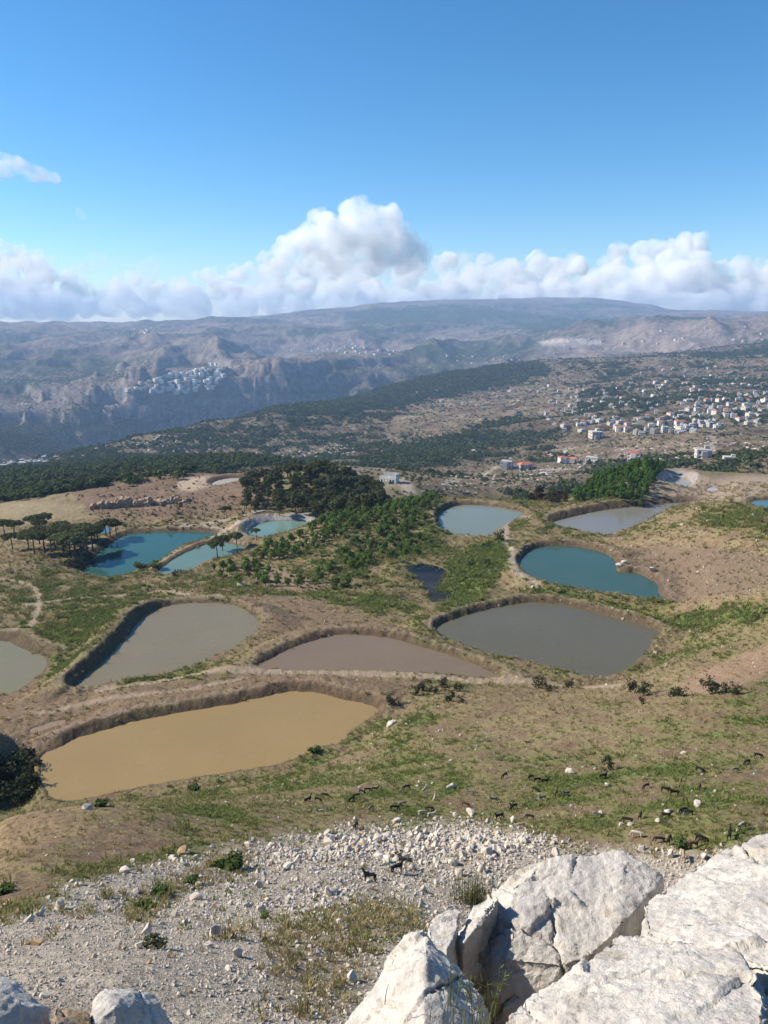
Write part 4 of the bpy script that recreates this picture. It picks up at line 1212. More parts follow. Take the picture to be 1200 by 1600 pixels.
def leaves(centers, radii, n, size, r, up=0.3):
    """n leaf-sized faces spread through a set of ellipsoids (denser towards their skins)."""
    C = np.asarray(centers, float); R = np.asarray(radii, float)
    w = R.prod(1) ** (2 / 3); w /= w.sum()
    k = r.choice(len(C), n, p=w)
    d = r.normal(size=(n, 3)); d /= np.linalg.norm(d, axis=1)[:, None]
    P = C[k] + d * R[k] * (r.random(n) ** 0.35)[:, None]
    nrm = d + r.normal(size=(n, 3)) * 0.7 + [0, 0, up]; nrm /= np.linalg.norm(nrm, axis=1)[:, None]
    t = np.cross(nrm, r.normal(size=(n, 3))); t /= np.linalg.norm(t, axis=1)[:, None]
    b = np.cross(nrm, t)
    s = size * r.uniform(0.6, 1.35, n)[:, None]
    V = np.stack([P - t * s - b * s * 0.5, P + t * s - b * s * 0.35, P + t * s * 0.6 + b * s * 0.6 + nrm * s * 0.25, P - t * s * 0.7 + b * s * 0.55], 1).reshape(-1, 3)
    return V, np.arange(n * 4).reshape(-1, 4)


def tube(path, rads, seg=6):
    """Tapered tube round a path; returns vertices and quads."""
    P = np.asarray(path, float); V = []; Q = []
    for i, p in enumerate(P):
        t = P[min(i + 1, len(P) - 1)] - P[max(i - 1, 0)]
        t /= np.linalg.norm(t) + 1e-9
        a = np.cross(t, [0.31, 0.95, 0.05]); a /= np.linalg.norm(a); b = np.cross(t, a)
        for k in range(seg):
            an = 2 * math.pi * k / seg
            V.append(p + rads[i] * (math.cos(an) * a + math.sin(an) * b))
    for i in range(len(P) - 1):
        for k in range(seg):
            Q.append((i * seg + k, i * seg + (k + 1) % seg, (i + 1) * seg + (k + 1) % seg, (i + 1) * seg + k))
    return np.array(V), np.array(Q)


def join_vq(parts):
    V, Q, o = [], [], 0
    for v, q in parts:
        V.append(v); Q.append(q + o); o += len(v)
    return np.concatenate(V), np.concatenate(Q)


def make_tree(kind, seed):
    r = np.random.default_rng(seed)
    parts = []
    if kind == 'umbrella':
        H = 8.0; lean = r.normal(0, 0.35, 2)
        top = np.array([lean[0], lean[1], H * 0.72])
        parts.append(tube([(0, 0, -0.4), (lean[0] * 0.25, lean[1] * 0.3, H * 0.25), (lean[0] * 0.7, lean[1] * 0.6, H * 0.5), top], [0.26, 0.21, 0.17, 0.13]))
        cs, rs = [], []
        for k in range(16):
            an = k * 2.4 + r.uniform(-0.3, 0.3); rad = 2.7 * math.sqrt((k + 0.5) / 16)
            c = np.array([top[0] + rad * math.cos(an), top[1] + rad * math.sin(an), H * 0.88 - 0.2 * rad ** 2 * 0.55 + r.uniform(-0.2, 0.25)])
            cs.append(c); rs.append((r.uniform(0.9, 1.3), r.uniform(0.9, 1.3), r.uniform(0.65, 1.0)))
            if k % 2:
                parts.append(tube([top - [0, 0, r.uniform(0.2, 1.0)], (top + c) / 2 + [0, 0, -0.15], c - [0, 0, 0.2]], [0.09, 0.06, 0.03], 4))
        V, Q = leaves(cs, rs, 1900, 0.26, r, 0.6); mat = PINE
    elif kind in ('wood', 'brown'):
        H = 7.2; top = np.array([r.normal(0, 0.3), r.normal(0, 0.3), H * 0.8])
        parts.append(tube([(0, 0, -0.5), (top[0] * 0.4, top[1] * 0.3, H * 0.4), top], [0.24, 0.18, 0.08]))
        cs, rs = [], []
        for k in range(20):
            z = r.uniform(0.42, 0.95); rad = 2.5 * math.sin(math.pi * min(1, (z - 0.30) / 0.72)) ** 0.7 * r.uniform(0.35, 1)
            an = r.uniform(0, 6.28)
            c = np.array([rad * math.cos(an), rad * math.sin(an), z * H]); cs.append(c)
            rs.append((r.uniform(0.7, 1.15),) * 2 + (r.uniform(0.5, 0.8),))
            if k % 3 == 0:
                parts.append(tube([(top[0] * 0.5, top[1] * 0.5, z * H - 0.7), c], [0.08, 0.03], 4))
        V, Q = leaves(cs, rs, 1100, 0.27, r, 0.4); mat = PINE if kind == 'wood' else DRYL
    elif kind == 'young':
        H = 4.6
        parts.append(tube([(0, 0, -0.3), (0.05, 0.03, H * 0.5), (0, 0, H * 0.92)], [0.12, 0.08, 0.02], 5))
        cs, rs = [], []
        for k in range(15):
            z = r.uniform(0.18, 0.95); rad = 1.5 * (1.05 - z) ** 0.7 * r.uniform(0.2, 1); an = r.uniform(0, 6.28)
            cs.append((rad * math.cos(an), rad * math.sin(an), z * H)); rs.append((0.62, 0.62, 0.5))
        V, Q = leaves(cs, rs, 620, 0.19, r, 0.5); mat = PINE_Y
    elif kind == 'orchard':
        H = 3.0
        parts.append(tube([(0, 0, -0.3), (0.06, 0.04, H * 0.28), (0.1, -0.05, H * 0.6)], [0.11, 0.09, 0.04], 5))
        cs, rs = [], []
        for k in range(13):
            z = r.uniform(0.34, 0.9); rad = 1.15 * math.sin(math.pi * (z - 0.12) / 0.95) * r.uniform(0.2, 1); an = r.uniform(0, 6.28)
            c = (rad * math.cos(an), rad * math.sin(an), z * H); cs.append(c); rs.append((0.5, 0.5, 0.42))
            if k % 3 == 0:
                parts.append(tube([(0.06, 0.04, H * 0.28), c], [0.05, 0.02], 4))
        V, Q = leaves(cs, rs, 520, 0.16, r, 0.4); mat = ORCH
    tv, tq = join_vq(parts)
    tm = mesh_np('trunk', tv, quads=tq); tm.materials.append(BARK)
    cm = mesh_np('crown', V, quads=Q, smooth=False); cm.materials.append(mat)
    return tm, cm


TREES = {k: [make_tree(k, 300 + 10 * i + s) for s in range(nv)] for i, (k, nv) in enumerate((('umbrella', 5), ('wood', 6), ('brown', 3), ('young', 5), ('orchard', 6)))}


def zone(x, y, cuts):
    """(label, group) of the first cut whose limits hold the place, seen in the photograph."""
    px, py = to_pix(x, y, float(hgt(x, y)))
    for x0, x1, y0, y1, lab, grp in cuts:
        if x0 <= px < x1 and y0 <= py < y1:
            return lab, grp
    return cuts[-1][4:]


def plant_tree(kind, name, x, y, scale, label, group, g, sink=0.05):
    tm, cm = TREES[kind][int(g.integers(0, len(TREES[kind])))]
    e = put(name, None, label=label, category='tree', group=group, loc=(x, y, float(hgt(x, y)) - sink), rot=(0, 0, float(g.uniform(0, 6.28))), scale=(scale * float(g.uniform(0.9, 1.1)), scale * float(g.uniform(0.9, 1.1)), scale))
    put('trunk', tm, None, parent=e); put('crown', cm, None, parent=e)
    return e


g = np.random.default_rng(55)
# umbrella pines on the west shore of the teal pond: base pixel, height in pixels
UP = [(8, 838, 26), (22, 838, 24), (55, 832, 28), (62, 836, 24), (72, 828, 26), (20, 858, 26), (45, 858, 30), (54, 866, 34), (70, 864, 34), (79, 862, 32), (86, 860, 30), (62, 850, 28), (90, 848, 30), (100, 868, 36), (110, 866, 36), (118, 872, 40), (126, 862, 36), (136, 862, 38), (145, 858, 38), (104, 850, 30), (120, 848, 30), (135, 846, 30), (148, 846, 26), (166, 838, 26), (172, 838, 28), (182, 836, 22), (152, 842, 24), (96, 838, 24)]
for px, py, h in UP:
    p = cast(px, py, 200, 470)
    u_ = plant_tree('umbrella', 'umbrella_pine', p.x, p.y, 1.12 * h * p.length / F / 8.0, 'tall umbrella pine in the grove west of the large teal pond', 'umbrella pines on the west shore', g)
    u_.scale = (u_.scale[0] * 1.12, u_.scale[1] * 1.12, u_.scale[2] * 0.86)
for px, py, h, lab in [(340, 873, 31, 'umbrella pine with thin trunk on the spit beside the turquoise pond'), (348, 868, 32, 'leafy umbrella pine, second on the spit by the turquoise pond'), (371, 860, 30, 'broad umbrella pine at the end of the turquoise pond'), (401, 844, 20, 'lone flat-topped umbrella pine in front of the pale turquoise basin'),
                       (355, 810, 20, 'small round pine by the track west of the pine wood'), (382, 802, 18, 'round pine on the corner of the pine wood track'), (398, 800, 18, 'round pine closest to the high grey bank'), (266, 820, 9, 'tiny lone tree on the bare quarry slope'), (283, 816, 9, 'tiny lone tree beside the quarry track'),
                       (518, 808, 20, 'pale grey bare tree at the foot of the pine wood'), (843, 786, 30, 'brown umbrella pine with tall trunk above the long pond'), (800, 772, 26, 'brown spreading pine on the edge east of the round pond')]:
    p = cast(px, py, 190, 480)
    plant_tree('brown' if 'brown' in lab else 'umbrella', 'umbrella_pine', p.x, p.y, h * p.length / F / 8.0, lab, None, g)


def spaced(poly, rlo, rhi, gap, seed, jitter=0.3, turn=0.0, row=None, far=None):
    """Planting positions inside a patch of ground outlined in the photograph."""
    P = [cast(px, py, rlo, rhi) for px, py in poly]
    W = [(p.x, p.y) for p in P] if far is None else [tuple(float(q) * r for q in pix_dir(px, 760)[:2]) for px, r in far]
    A = np.array(W); c, s = math.cos(turn), math.sin(turn)
    U = A @ np.array([[c, -s], [s, c]])
    g = np.random.default_rng(seed)
    lo, hi = U.min(0), U.max(0)
    xs, ys = np.meshgrid(np.arange(lo[0], hi[0], gap), np.arange(lo[1], hi[1], row or gap))
    Q = np.stack([xs.ravel(), ys.ravel()], 1); Q += g.uniform(-jitter, jitter, Q.shape) * gap
    Q = Q @ np.array([[c, s], [-s, c]])
    return Q[inside_poly(W, Q[:, 0], Q[:, 1])]


for x, y in spaced([(376, 792), (384, 768), (410, 752), (470, 741), (530, 745), (575, 765), (602, 786), (598, 803), (520, 809), (430, 803)], 330, 560, 7.2, 61, 0.42)[:290]:
    plant_tree('wood', 'pine_tree', x, y, float(g.uniform(0.8, 1.45)), *zone(x, y, [
        (0, 440, 0, 2000, 'dark pine at the west side of the wood, by the quarry track', 'pines at the west side of the dark wood'),
        (540, 700, 0, 2000, 'dark pine on the east flank of the wood, towards the ruin', 'pines on the east flank of the dark wood'),
        (440, 540, 0, 768, 'dark pine on the rounded top of the wood', 'pines on top of the dark wood'),
        (440, 540, 768, 2000, 'dark pine in the front of the wood above the pale turquoise basin', 'pines in the front of the dark wood')]), g)
for x, y in spaced([], 0, 0, 3.8, 62, 0.3, 0.3, None, [(892, 366), (1010, 356), (1022, 400), (1036, 452), (980, 456), (935, 425), (900, 395)])[:290]:
    plant_tree('young', 'young_pine', x, y, float(g.uniform(0.95, 1.35)), *zone(x, y, [
        (0, 2000, 768, 2000, 'bright green young pine in the front rows of the plantation behind the long grey pond', 'young pines in the front of the plantation'),
        (975, 2000, 0, 768, 'bright green young pine in the plantation beside the earth crater', 'young pines beside the crater'),
        (0, 975, 0, 768, 'bright green young pine in the rear west part of the plantation', 'young pines in the rear of the plantation')]), g)
orch = np.concatenate([
    spaced([(385, 880), (400, 860), (470, 835), (540, 800), (600, 782), (650, 774), (690, 776), (675, 792), (600, 815), (520, 845), (450, 872)], 250, 420, 4.2, 63, 0.25, -0.35, 5.0),
    spaced([(540, 850), (640, 800), (668, 800), (655, 868), (600, 876), (560, 890), (500, 905), (470, 900)], 230, 400, 4.8, 64, 0.45, -0.35, 6.5),
    spaced([(330, 890), (380, 880), (470, 905), (560, 912), (560, 925), (470, 920), (350, 915)], 230, 400, 5.2, 65, 0.5, -0.2, 7.0)])
dm = [float(noise2(x / 14, y / 14, 9)) for x, y in orch]
orch = [(x, y) for (x, y), d in zip(orch, dm) if d > -0.42]
random.Random(2).shuffle(orch)
for x, y in orch[:299]:
    plant_tree('orchard', 'orchard_tree', x, y, float(g.uniform(1.0, 1.6)), *zone(x, y, [
        (0, 480, 0, 2000, 'leafy orchard tree on the west end of the green knoll, near the turquoise ponds', 'orchard trees at the west end of the knoll'),
        (480, 580, 0, 822, 'leafy orchard tree on the crest of the green knoll, in front of the dark wood', 'orchard trees on the knoll crest'),
        (580, 700, 0, 822, 'leafy orchard tree at the top of the knoll beside the rounded pond', 'orchard trees beside the rounded pond'),
        (480, 580, 822, 2000, 'leafy orchard tree in the terraced rows on the face of the knoll', 'orchard trees on the knoll face'),
        (580, 700, 822, 2000, 'leafy orchard tree on the lower knoll above the dark marshy pond', 'orchard trees above the marsh')]), g)
for x, y in spaced([(686, 782), (720, 776), (780, 780), (860, 790), (895, 790), (880, 778), (800, 766), (700, 770)], 340, 480, 5.5, 66, 0.45)[:60]:
    plant_tree('brown', 'brown_tree', x, y, float(g.uniform(0.45, 0.75)), 'brownish tree in the belt along the terrace edge', 'brown trees along the terrace edge', g)


# bushes
def make_bush(seed, mat, n=420, leaf=0.07, tall=0.8, open_=0.0):
    r = np.random.default_rng(seed)
    cs, rs = [], []
    for k in range(10):
        an = r.uniform(0, 6.28); rad = 0.32 * math.sqrt(r.random())
        cs.append((rad * math.cos(an), rad * math.sin(an), tall * r.uniform(0.2, 0.8))); rs.append((0.2, 0.2, 0.22 * tall))
    V, Q = leaves(cs, rs, n, leaf, r, 0.5)
    V[:, 2] = np.maximum(V[:, 2], 0.0)
    me = mesh_np('bush', V, quads=Q, smooth=False); me.materials.append(mat)
    return me


B_DARK = [make_bush(400 + i, SHRUB, 260, 0.06, 1.15) for i in range(4)]
B_GREEN = [make_bush(410 + i, BUSH, 420, 0.07, 0.75) for i in range(4)]
ROW = 'grey-green shrubs along the lip of the slope'
for k, (px, py, w, lab, kind) in enumerate([
    (612, 1100, 24, 'grey-green shrub nearest the tip of the ochre pond', 0), (648, 1086, 18, 'thin shrub west of the shrub clump below the half-moon pond', 0), (663, 1078, 24, 'tallest shrub in the clump below the half-moon pond', 0), (676, 1084, 18, 'low shrub beside the tallest shrub of the clump', 0), (692, 1074, 20, 'slim dark shrub on the skyline of the clump', 0),
    (700, 1096, 24, 'wide low shrub at the front of the clump', 0), (717, 1080, 18, 'small shrub at the east end of the clump', 0), (843, 1074, 26, 'upright shrub below the dull grey pond', 0), (856, 1080, 14, 'tiny shrub at the foot of the upright shrub', 0), (889, 1075, 18, 'round little shrub by the corner of the dull grey pond', 0),
    (990, 1084, 26, 'bushy shrub left of the fork of the dirt track', 0), (1008, 1086, 28, 'bushy shrub beside the dirt track', 0), (1050, 1088, 18, 'low shrub just below the dirt track', 0), (1064, 1088, 20, 'twin of the low shrub below the dirt track', 0), (1108, 1085, 30, 'broad dark shrub on the dirt track bend', 0), (1126, 1084, 24, 'shrub east of the dirt track bend', 0), (1148, 1084, 22, 'last shrub of the line near the east edge', 0), (1004, 1100, 14, 'small sparse shrub below the line of shrubs', 0), (718, 1098, 14, 'sparse twiggy shrub below the clump', 0),
    (155, 1260, 26, 'dark bush beside the pale boulder below the ochre pond', 1), (490, 1174, 22, 'green bush at the near shore of the ochre pond', 1), (949, 1204, 25, 'round dark bush on the goat slope', 0), (1062, 1322, 34, 'leafy bush among goats behind the boulders', 1), (300, 1232, 20, 'flat green bush on the near bank of the ochre pond', 1),
    (220, 888, 24, 'rounded bush on the grassy dike of the teal pond', 1), (243, 886, 22, 'bushy clump at the tip of the grassy dike', 1), (277, 902, 17, 'dark bush at the water edge of the turquoise pond', 0), (679, 856, 20, 'dark bush below the rounded pond', 1), (780, 846, 22, 'dark bush on the dike east of the rounded pond', 0), (758, 855, 22, 'green bush on the slope above the marsh', 1), (762, 884, 14, 'small dark bush above the dark marshy pond', 0), (735, 884, 12, 'small round bush on the slope east of the marsh', 0), (1182, 968, 11, 'small round bush alone on the green strip', 0), (838, 926, 18, 'green bush on the dike below the teal pond', 1),
    (172, 908, 12, 'little bush on the south shore of the large teal pond', 1), (560, 1010, 10, 'little bush on the bank of the half-moon pond', 1),
    (250, 1400, 30, 'bright green tuft, middle of three in the scree', 1), (228, 1424, 34, 'wide green tuft, lowest of three in the scree', 1), (298, 1380, 28, 'green tuft above the middle tuft in the scree', 1), (358, 1358, 46, 'largest green tuft near the top of the scree', 1), (412, 1435, 20, 'small round olive bush alone in the scree', 1), (242, 1483, 46, 'flat dark cushion bush in the scree', 2), (626, 1345, 34, 'flat dark brown cushion bush on the stone heap', 2), (5, 1395, 30, 'green bush at the west edge of the photo above the scree', 1),
]):
    p = cast(px, py, 14, 460)
    s = w * p.length / F
    me = (B_GREEN if kind == 1 else B_DARK)[k % 4]
    put('shrub', me, None, label=lab, category='shrub', loc=(p.x, p.y, p.z - 0.05 * s), rot=(0, 0, k * 1.3), scale=(s, s, s * (0.28 if kind == 2 else 0.62 if kind == 1 else 0.85)))
# undergrowth in the shade of the grove
for k in range(46):
    px, py = 95 + 75 * g.random(), 846 + 44 * g.random()
    if px > 150 and py > 862:
        continue
    p = cast(px, py, 200, 420); s = g.uniform(2.2, 4.2)
    put('grove_bush', B_DARK[k % 4], None, label='dark bush under the umbrella pines on the pond shore', category='shrub', group='undergrowth of the pine grove', loc=(p.x, p.y, p.z - 0.1), rot=(0, 0, k * 2.1), scale=(s, s, s * 0.55))
# dark thicket in the shaded pit at the west end of the ochre pond
for k, (px, py, w) in enumerate([(10, 1235, 44), (30, 1215, 40), (45, 1245, 38), (20, 1258, 44), (5, 1205, 40), (55, 1225, 30), (40, 1192, 34), (-12, 1228, 50), (52, 1205, 30), (28, 1240, 44)]):
    p = cast(px, py, 60, 200); s = w * p.length / F
    put('thicket_bush', B_DARK[k % 4], None, label='dark bush of the shaded thicket at the west tip of the ochre pond', category='shrub', group='thicket beside the ochre pond', loc=(p.x, p.y, p.z - 0.1), rot=(0, 0, k * 2.1), scale=(s, s, s * 0.7))


# grass
def grass_material(name, col, col2):
    m = NT(name)
    oi = m.n('ObjectInfo'); geo = m.n('NewGeometry')
    c = m.mixc((*col, 1), (*col2, 1), oi.outputs['Random'])
    c = m.mixc(c, m.ramp(geo.outputs['Random Per Island'], [(0, 0.7), (1, 1.3)]), 1.0, 'MULTIPLY')
    d = m.n('BsdfDiffuse'); m.set(d.inputs['Color'], c)
    t = m.n('BsdfTranslucent'); m.set(t.inputs['Color'], c)
    mx = m.n('MixShader'); mx.inputs[0].default_value = 0.3
    m.t.links.new(d.outputs[0], mx.inputs[1]); m.t.links.new(t.outputs[0], mx.inputs[2])
    m.t.links.new(mx.outputs[0], m.out.inputs['Surface'])
    return m.mat


def tuft_mesh(name, seed, mat, blades=16, spread=0.55, width=0.035):
    r = np.random.default_rng(seed); V = []; T = []
    for k in range(blades):
        b = np.append(r.normal(0, 0.22, 2), 0); an = r.uniform(0, 6.28)
        d = np.array([math.cos(an), math.sin(an), 0]); s = np.array([-d[1], d[0], 0]) * width * r.uniform(0.7, 1.4)
        h = r.uniform(0.5, 1.0); o = len(V)
        mid = b + d * spread * 0.25 * h + [0, 0, h * 0.6]; tip = b + d * spread * r.uniform(0.4, 1.0) * h + [0, 0, h]
        V += [b - s, b + s, mid + s * 0.8, mid - s * 0.8, tip]; T += [(o, o + 1, o + 2), (o, o + 2, o + 3), (o + 3, o + 2, o + 4)]
    me = mesh_np(name, np.array(V), tris=np.array(T), smooth=False); me.materials.append(mat)
    return me


G_DRY = [tuft_mesh('dry_tuft', 500 + i, grass_material('dry_grass_%d' % i, (0.30, 0.24, 0.125), (0.225, 0.185, 0.09)), 16, 0.7, 0.05) for i in range(3)]
G_OLV = [tuft_mesh('olive_tuft', 510 + i, grass_material('olive_grass_%d' % i, (0.185, 0.18, 0.072), (0.135, 0.145, 0.052)), 16, 0.6, 0.055) for i in range(3)]
G_GRN = [tuft_mesh('green_tuft', 520 + i, grass_material('green_grass_%d' % i, (0.13, 0.172, 0.05), (0.165, 0.19, 0.062)), 16, 0.6, 0.06) for i in range(3)]
bare = np.clip(BANK * 0.7 + SCREEM * 0.93 + TRACK * 0.95 + CREST * 0.5, 0, 1)
lum = CV.mean(-1)
grassm = (1 - bare) * (RR < 420)
tone = CV[..., 1] / (CV[..., 0] + 1e-6)                    # greener cover carries greener tufts
mg = grassm * sstep(0.98, 1.3, tone)
mo = grassm * sstep(0.80, 0.98, tone) * (1 - sstep(1.1, 1.3, tone))
md_ = grassm * (1 - 0.75 * sstep(0.85, 1.05, tone)) * sstep(0.66, 0.76, tone)
for nm, mk, meshes, n, lab, sz in (('dry_grass', md_, G_DRY, 30000, 'dry straw-coloured grass over the hillside', 0.34), ('olive_grass', mo, G_OLV, 34000, 'olive grass and herbs over the hillside', 0.38), ('green_grass', mg, G_GRN, 15000, 'fresh green grass in the damp hollows', 0.42)):
    fall = mk / np.maximum(RR, 30) ** 1.15
    P = scatter(fall, n, 26, 420, len(nm) * 7 + n % 97)
    rr = np.hypot(P[:, 0], P[:, 1])
    sc = sz * np.exp(g.normal(0, 0.35, n)) * np.clip(rr / 110, 0.75, 2.4)
    P[:, 2] -= 0.03
    gn_instances(nm, P, g.integers(0, 3, n), np.stack([g.normal(0, 0.12, n), g.normal(0, 0.12, n), g.uniform(0, 6.28, n)], 1), np.stack([sc * 1.25, sc * 1.25, sc * g.uniform(0.5, 0.95, n)], 1), meshes, lab)
# sprigs between the stones of the scree
n = 1300
P = scatter(0.6 * SCREEM * sstep(0.15, 0.5, fbm2(GX / 4, GY / 4, 2, 15)) + gap * screem, n, 14, 60, 91)
sc = 0.22 * np.exp(g.normal(0, 0.4, n))
gn_instances('scree_grass', P, np.where(g.random(n) < 0.85, 0, 3) + g.integers(0, 3, n), np.stack([g.normal(0, 0.15, n), g.normal(0, 0.15, n), g.uniform(0, 6.28, n)], 1), sc, G_DRY + G_OLV, 'sparse dry sprigs between the stones of the scree')
# reeds of the marshy pond
W = PONDS['marsh']['W']; c = W.mean(0)
rp = []
while len(rp) < 130:
    q = W[g.integers(0, len(W))] * 1.0
    q = q + (c - q) * (g.random() ** 2.2) * 0.25 + g.normal(0, 0.5, 2)
    rp.append((q[0], q[1], -87.0))
p1 = cast(692, 922, 150, 400)
rp += [(p1.x + g.normal(0, 1.2), p1.y + g.normal(0, 2.4), -87.0) for _ in range(150)]
rp = np.array(rp); n = len(rp)
gn_instances('marsh_reeds', rp, g.integers(0, 3, n), np.stack([np.zeros(n), np.zeros(n), g.uniform(0, 6.28, n)], 1), np.stack([np.full(n, 0.7)] * 2 + [g.uniform(0.3, 0.6, n)], 1), G_GRN, 'green reeds growing in and around the dark marshy pond')
# low green undergrowth between the orchard rows
mk_ = mask_poly([(340, 900), (385, 875), (470, 838), (540, 803), (640, 776), (692, 778), (668, 865), (600, 890), (560, 925), (450, 918)], 8, 230, 420, 10) * sstep(-0.25, 0.3, fbm2(GX / 9, GY / 9, 2, 88))
n = 900
P = scatter(mk_, n, 220, 430, 97)
sc = 1.2 * np.exp(g.normal(0, 0.35, n))
gn_instances('orchard_undergrowth', P, g.integers(0, 4, n), np.stack([np.zeros(n), np.zeros(n), g.uniform(0, 6.28, n)], 1), np.stack([sc, sc, sc * 0.6], 1), B_GREEN, 'low green undergrowth between the orchard trees')
# scrub specks on the quarry plateau and bare hillsides
n = 1700
mk = mask_poly([(150, 790), (300, 775), (410, 790), (330, 830), (180, 825)], 6, 300, 560, 5) * 3 + mask_poly([(130, 745), (410, 740), (410, 775), (130, 790)], 8, 340, 640, 5) + 0.8 * mask_poly([(0, 880), (120, 880), (260, 910), (340, 905), (300, 925), (0, 940)], 8, 200, 360, 6) + 0.5 * mask_poly([(690, 765), (900, 780), (880, 795), (690, 790)], 6, 330, 500, 5)
P = scatter(mk, n, 200, 640, 92)
sc = 1.0 * np.exp(g.normal(0, 0.4, n))
gn_instances('plateau_scrub', P, g.integers(0, 8, n), np.stack([np.zeros(n), np.zeros(n), g.uniform(0, 6.28, n)], 1), np.stack([sc, sc, sc * 0.6], 1), B_DARK + B_GREEN, 'low dark scrub dotted over the quarry plateau')


# woods of the valley: too many to count
def far_tree(seed, mat, n=34):
    r = np.random.default_rng(seed)
    cs = [(r.normal(0, 0.22), r.normal(0, 0.22), r.uniform(0.35, 0.75)) for _ in range(5)]
    V, Q = leaves(cs, [(0.3, 0.3, 0.26)] * 5, n, 0.22, r, 0.7)
    me = mesh_np('far_tree', V, quads=Q, smooth=False); me.materials.append(mat)
    return me


FAR_G = leaf_material('valley_foliage', (0.062, 0.084, 0.032), (0.09, 0.112, 0.044))
FT = [far_tree(600 + i, FAR_G) for i in range(5)]
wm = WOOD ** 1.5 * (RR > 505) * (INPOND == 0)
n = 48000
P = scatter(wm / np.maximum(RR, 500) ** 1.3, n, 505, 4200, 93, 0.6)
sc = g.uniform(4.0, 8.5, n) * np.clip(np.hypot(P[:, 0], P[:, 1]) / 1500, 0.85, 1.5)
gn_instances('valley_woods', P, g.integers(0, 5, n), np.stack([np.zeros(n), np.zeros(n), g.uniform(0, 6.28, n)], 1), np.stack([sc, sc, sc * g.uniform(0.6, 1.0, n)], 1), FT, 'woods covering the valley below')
n = 65000
P = scatter((0.2 + SPARSE) * (RR > 560) * (INPOND == 0) / np.maximum(RR, 500) ** 1.3, n, 560, 5200, 94, 0.6)
sc = g.uniform(1.8, 5.0, n) * np.clip(np.hypot(P[:, 0], P[:, 1]) / 1500, 0.85, 1.8)
gn_instances('valley_scrub', P, g.integers(0, 5, n), np.stack([np.zeros(n), np.zeros(n), g.uniform(0, 6.28, n)], 1), np.stack([sc, sc, sc * 0.7], 1), FT, 'scattered scrub dotting the dry plateau')

mk_ = mask_poly([(645, 762), (690, 740), (760, 742), (900, 722), (960, 728), (860, 748), (760, 768), (680, 775)], 5, 560, 1400, 6) + 0.4 * mask_poly([(880, 700), (1200, 690), (1200, 725), (900, 725)], 5, 700, 1500, 6) + 0.5 * mask_poly([(300, 712), (360, 690), (560, 690), (760, 690), (700, 735), (560, 715)], 6, 1000, 2400, 8) + 0.8 * mask_poly([(150, 706), (200, 690), (330, 680), (330, 705)], 6, 1400, 2600, 8)
n = 4200
P = scatter(mk_ * (0.2 + sstep(0.0, 0.4, m2)), n, 560, 2600, 95)
sc = np.exp(g.normal(0.9, 0.45, n)) * np.clip(np.hypot(P[:, 0], P[:, 1]) / 1000, 0.8, 1.8)
gn_instances('valley_rocks', P, g.integers(0, 12, n), rand_rot(g, n, 0.4), np.stack([sc * 1.3, sc, sc * 0.7], 1), STONES, 'pale rock outcrops strewn over the valley slopes')

# foreground: wiry bush between the slabs and stalks of grass at the bottom edge
def stalks(n, seed, hmin, hmax, spread, width, heads):
    r = np.random.default_rng(seed); parts = []
    for k in range(n):
        b = np.append(r.normal(0, spread, 2), -0.02); an = r.uniform(0, 6.28); h = r.uniform(hmin, hmax)
        d = np.array([math.cos(an), math.sin(an), 0]) * h * r.uniform(0.05, 0.35)
        path = [b, b + d * 0.2 + [0, 0, h * 0.35], b + d * 0.5 + [0, 0, h * 0.7], b + d + [0, 0, h]]
        parts.append(tube(path, [width, width * 0.9, width * 0.7, width * 0.35], 4))
        if heads:
            for q in range(7):
                f = r.uniform(0.7, 1.0); p = b + d * f * f + [0, 0, h * f]
                e = p + np.array([r.normal(0, 0.03), r.normal(0, 0.03), r.uniform(0.01, 0.04)])
                parts.append(tube([p, e], [width * 0.5, width * 0.9], 3))
    return join_vq(parts)


STALK = leaf_material('green_stalk', (0.14, 0.19, 0.055), (0.19, 0.21, 0.085), 3)
V, Q = stalks(12, 5, 0.28, 0.55, 0.14, 0.0035, True)
p = pr(745, 1600, 4.15)
put('grass_stalks', mesh_np('grass_stalks', V, quads=Q), STALK, label='tall thin grass stalks with seed heads at the bottom edge before the boulders', category='grass', loc=p)
V, Q = stalks(26, 6, 0.10, 0.24, 0.2, 0.003, False)
put('grass_tuft', mesh_np('grass_tuft', V, quads=Q), STALK, label='short grass at the foot of the pointed boulder', category='grass', loc=pr(715, 1600, 4.2))
p = cast(742, 1412, 18, 60)
V, Q = stalks(260, 7, 0.8, 2.3, 0.75, 0.015, False)
e = put('broom_bush', None, label='wiry green broom bush rising behind the white slabs', category='shrub', loc=p)
put('stems', mesh_np('stems', V, quads=Q), leaf_material('broom_green', (0.16, 0.19, 0.07), (0.2, 0.21, 0.09), 3), parent=e)

# ------------------------------------------------------------------ goats
def coat(name, c1, c2):
    m = NT(name)
    tc = m.n('TexCoord')
    a = m.noise(tc.outputs['Object'], 3.0, 3, 0.6)
    b = m.noise(tc.outputs['Object'], 40.0, 2, 0.6)
    m.principled(m.mixc((*c1, 1), (*c2, 1), m.ramp(a, [(0.4, 0), (0.6, 1)])), 0.85, 0.25, m.bump(b, 0.5, 0.01))
    return m.mat


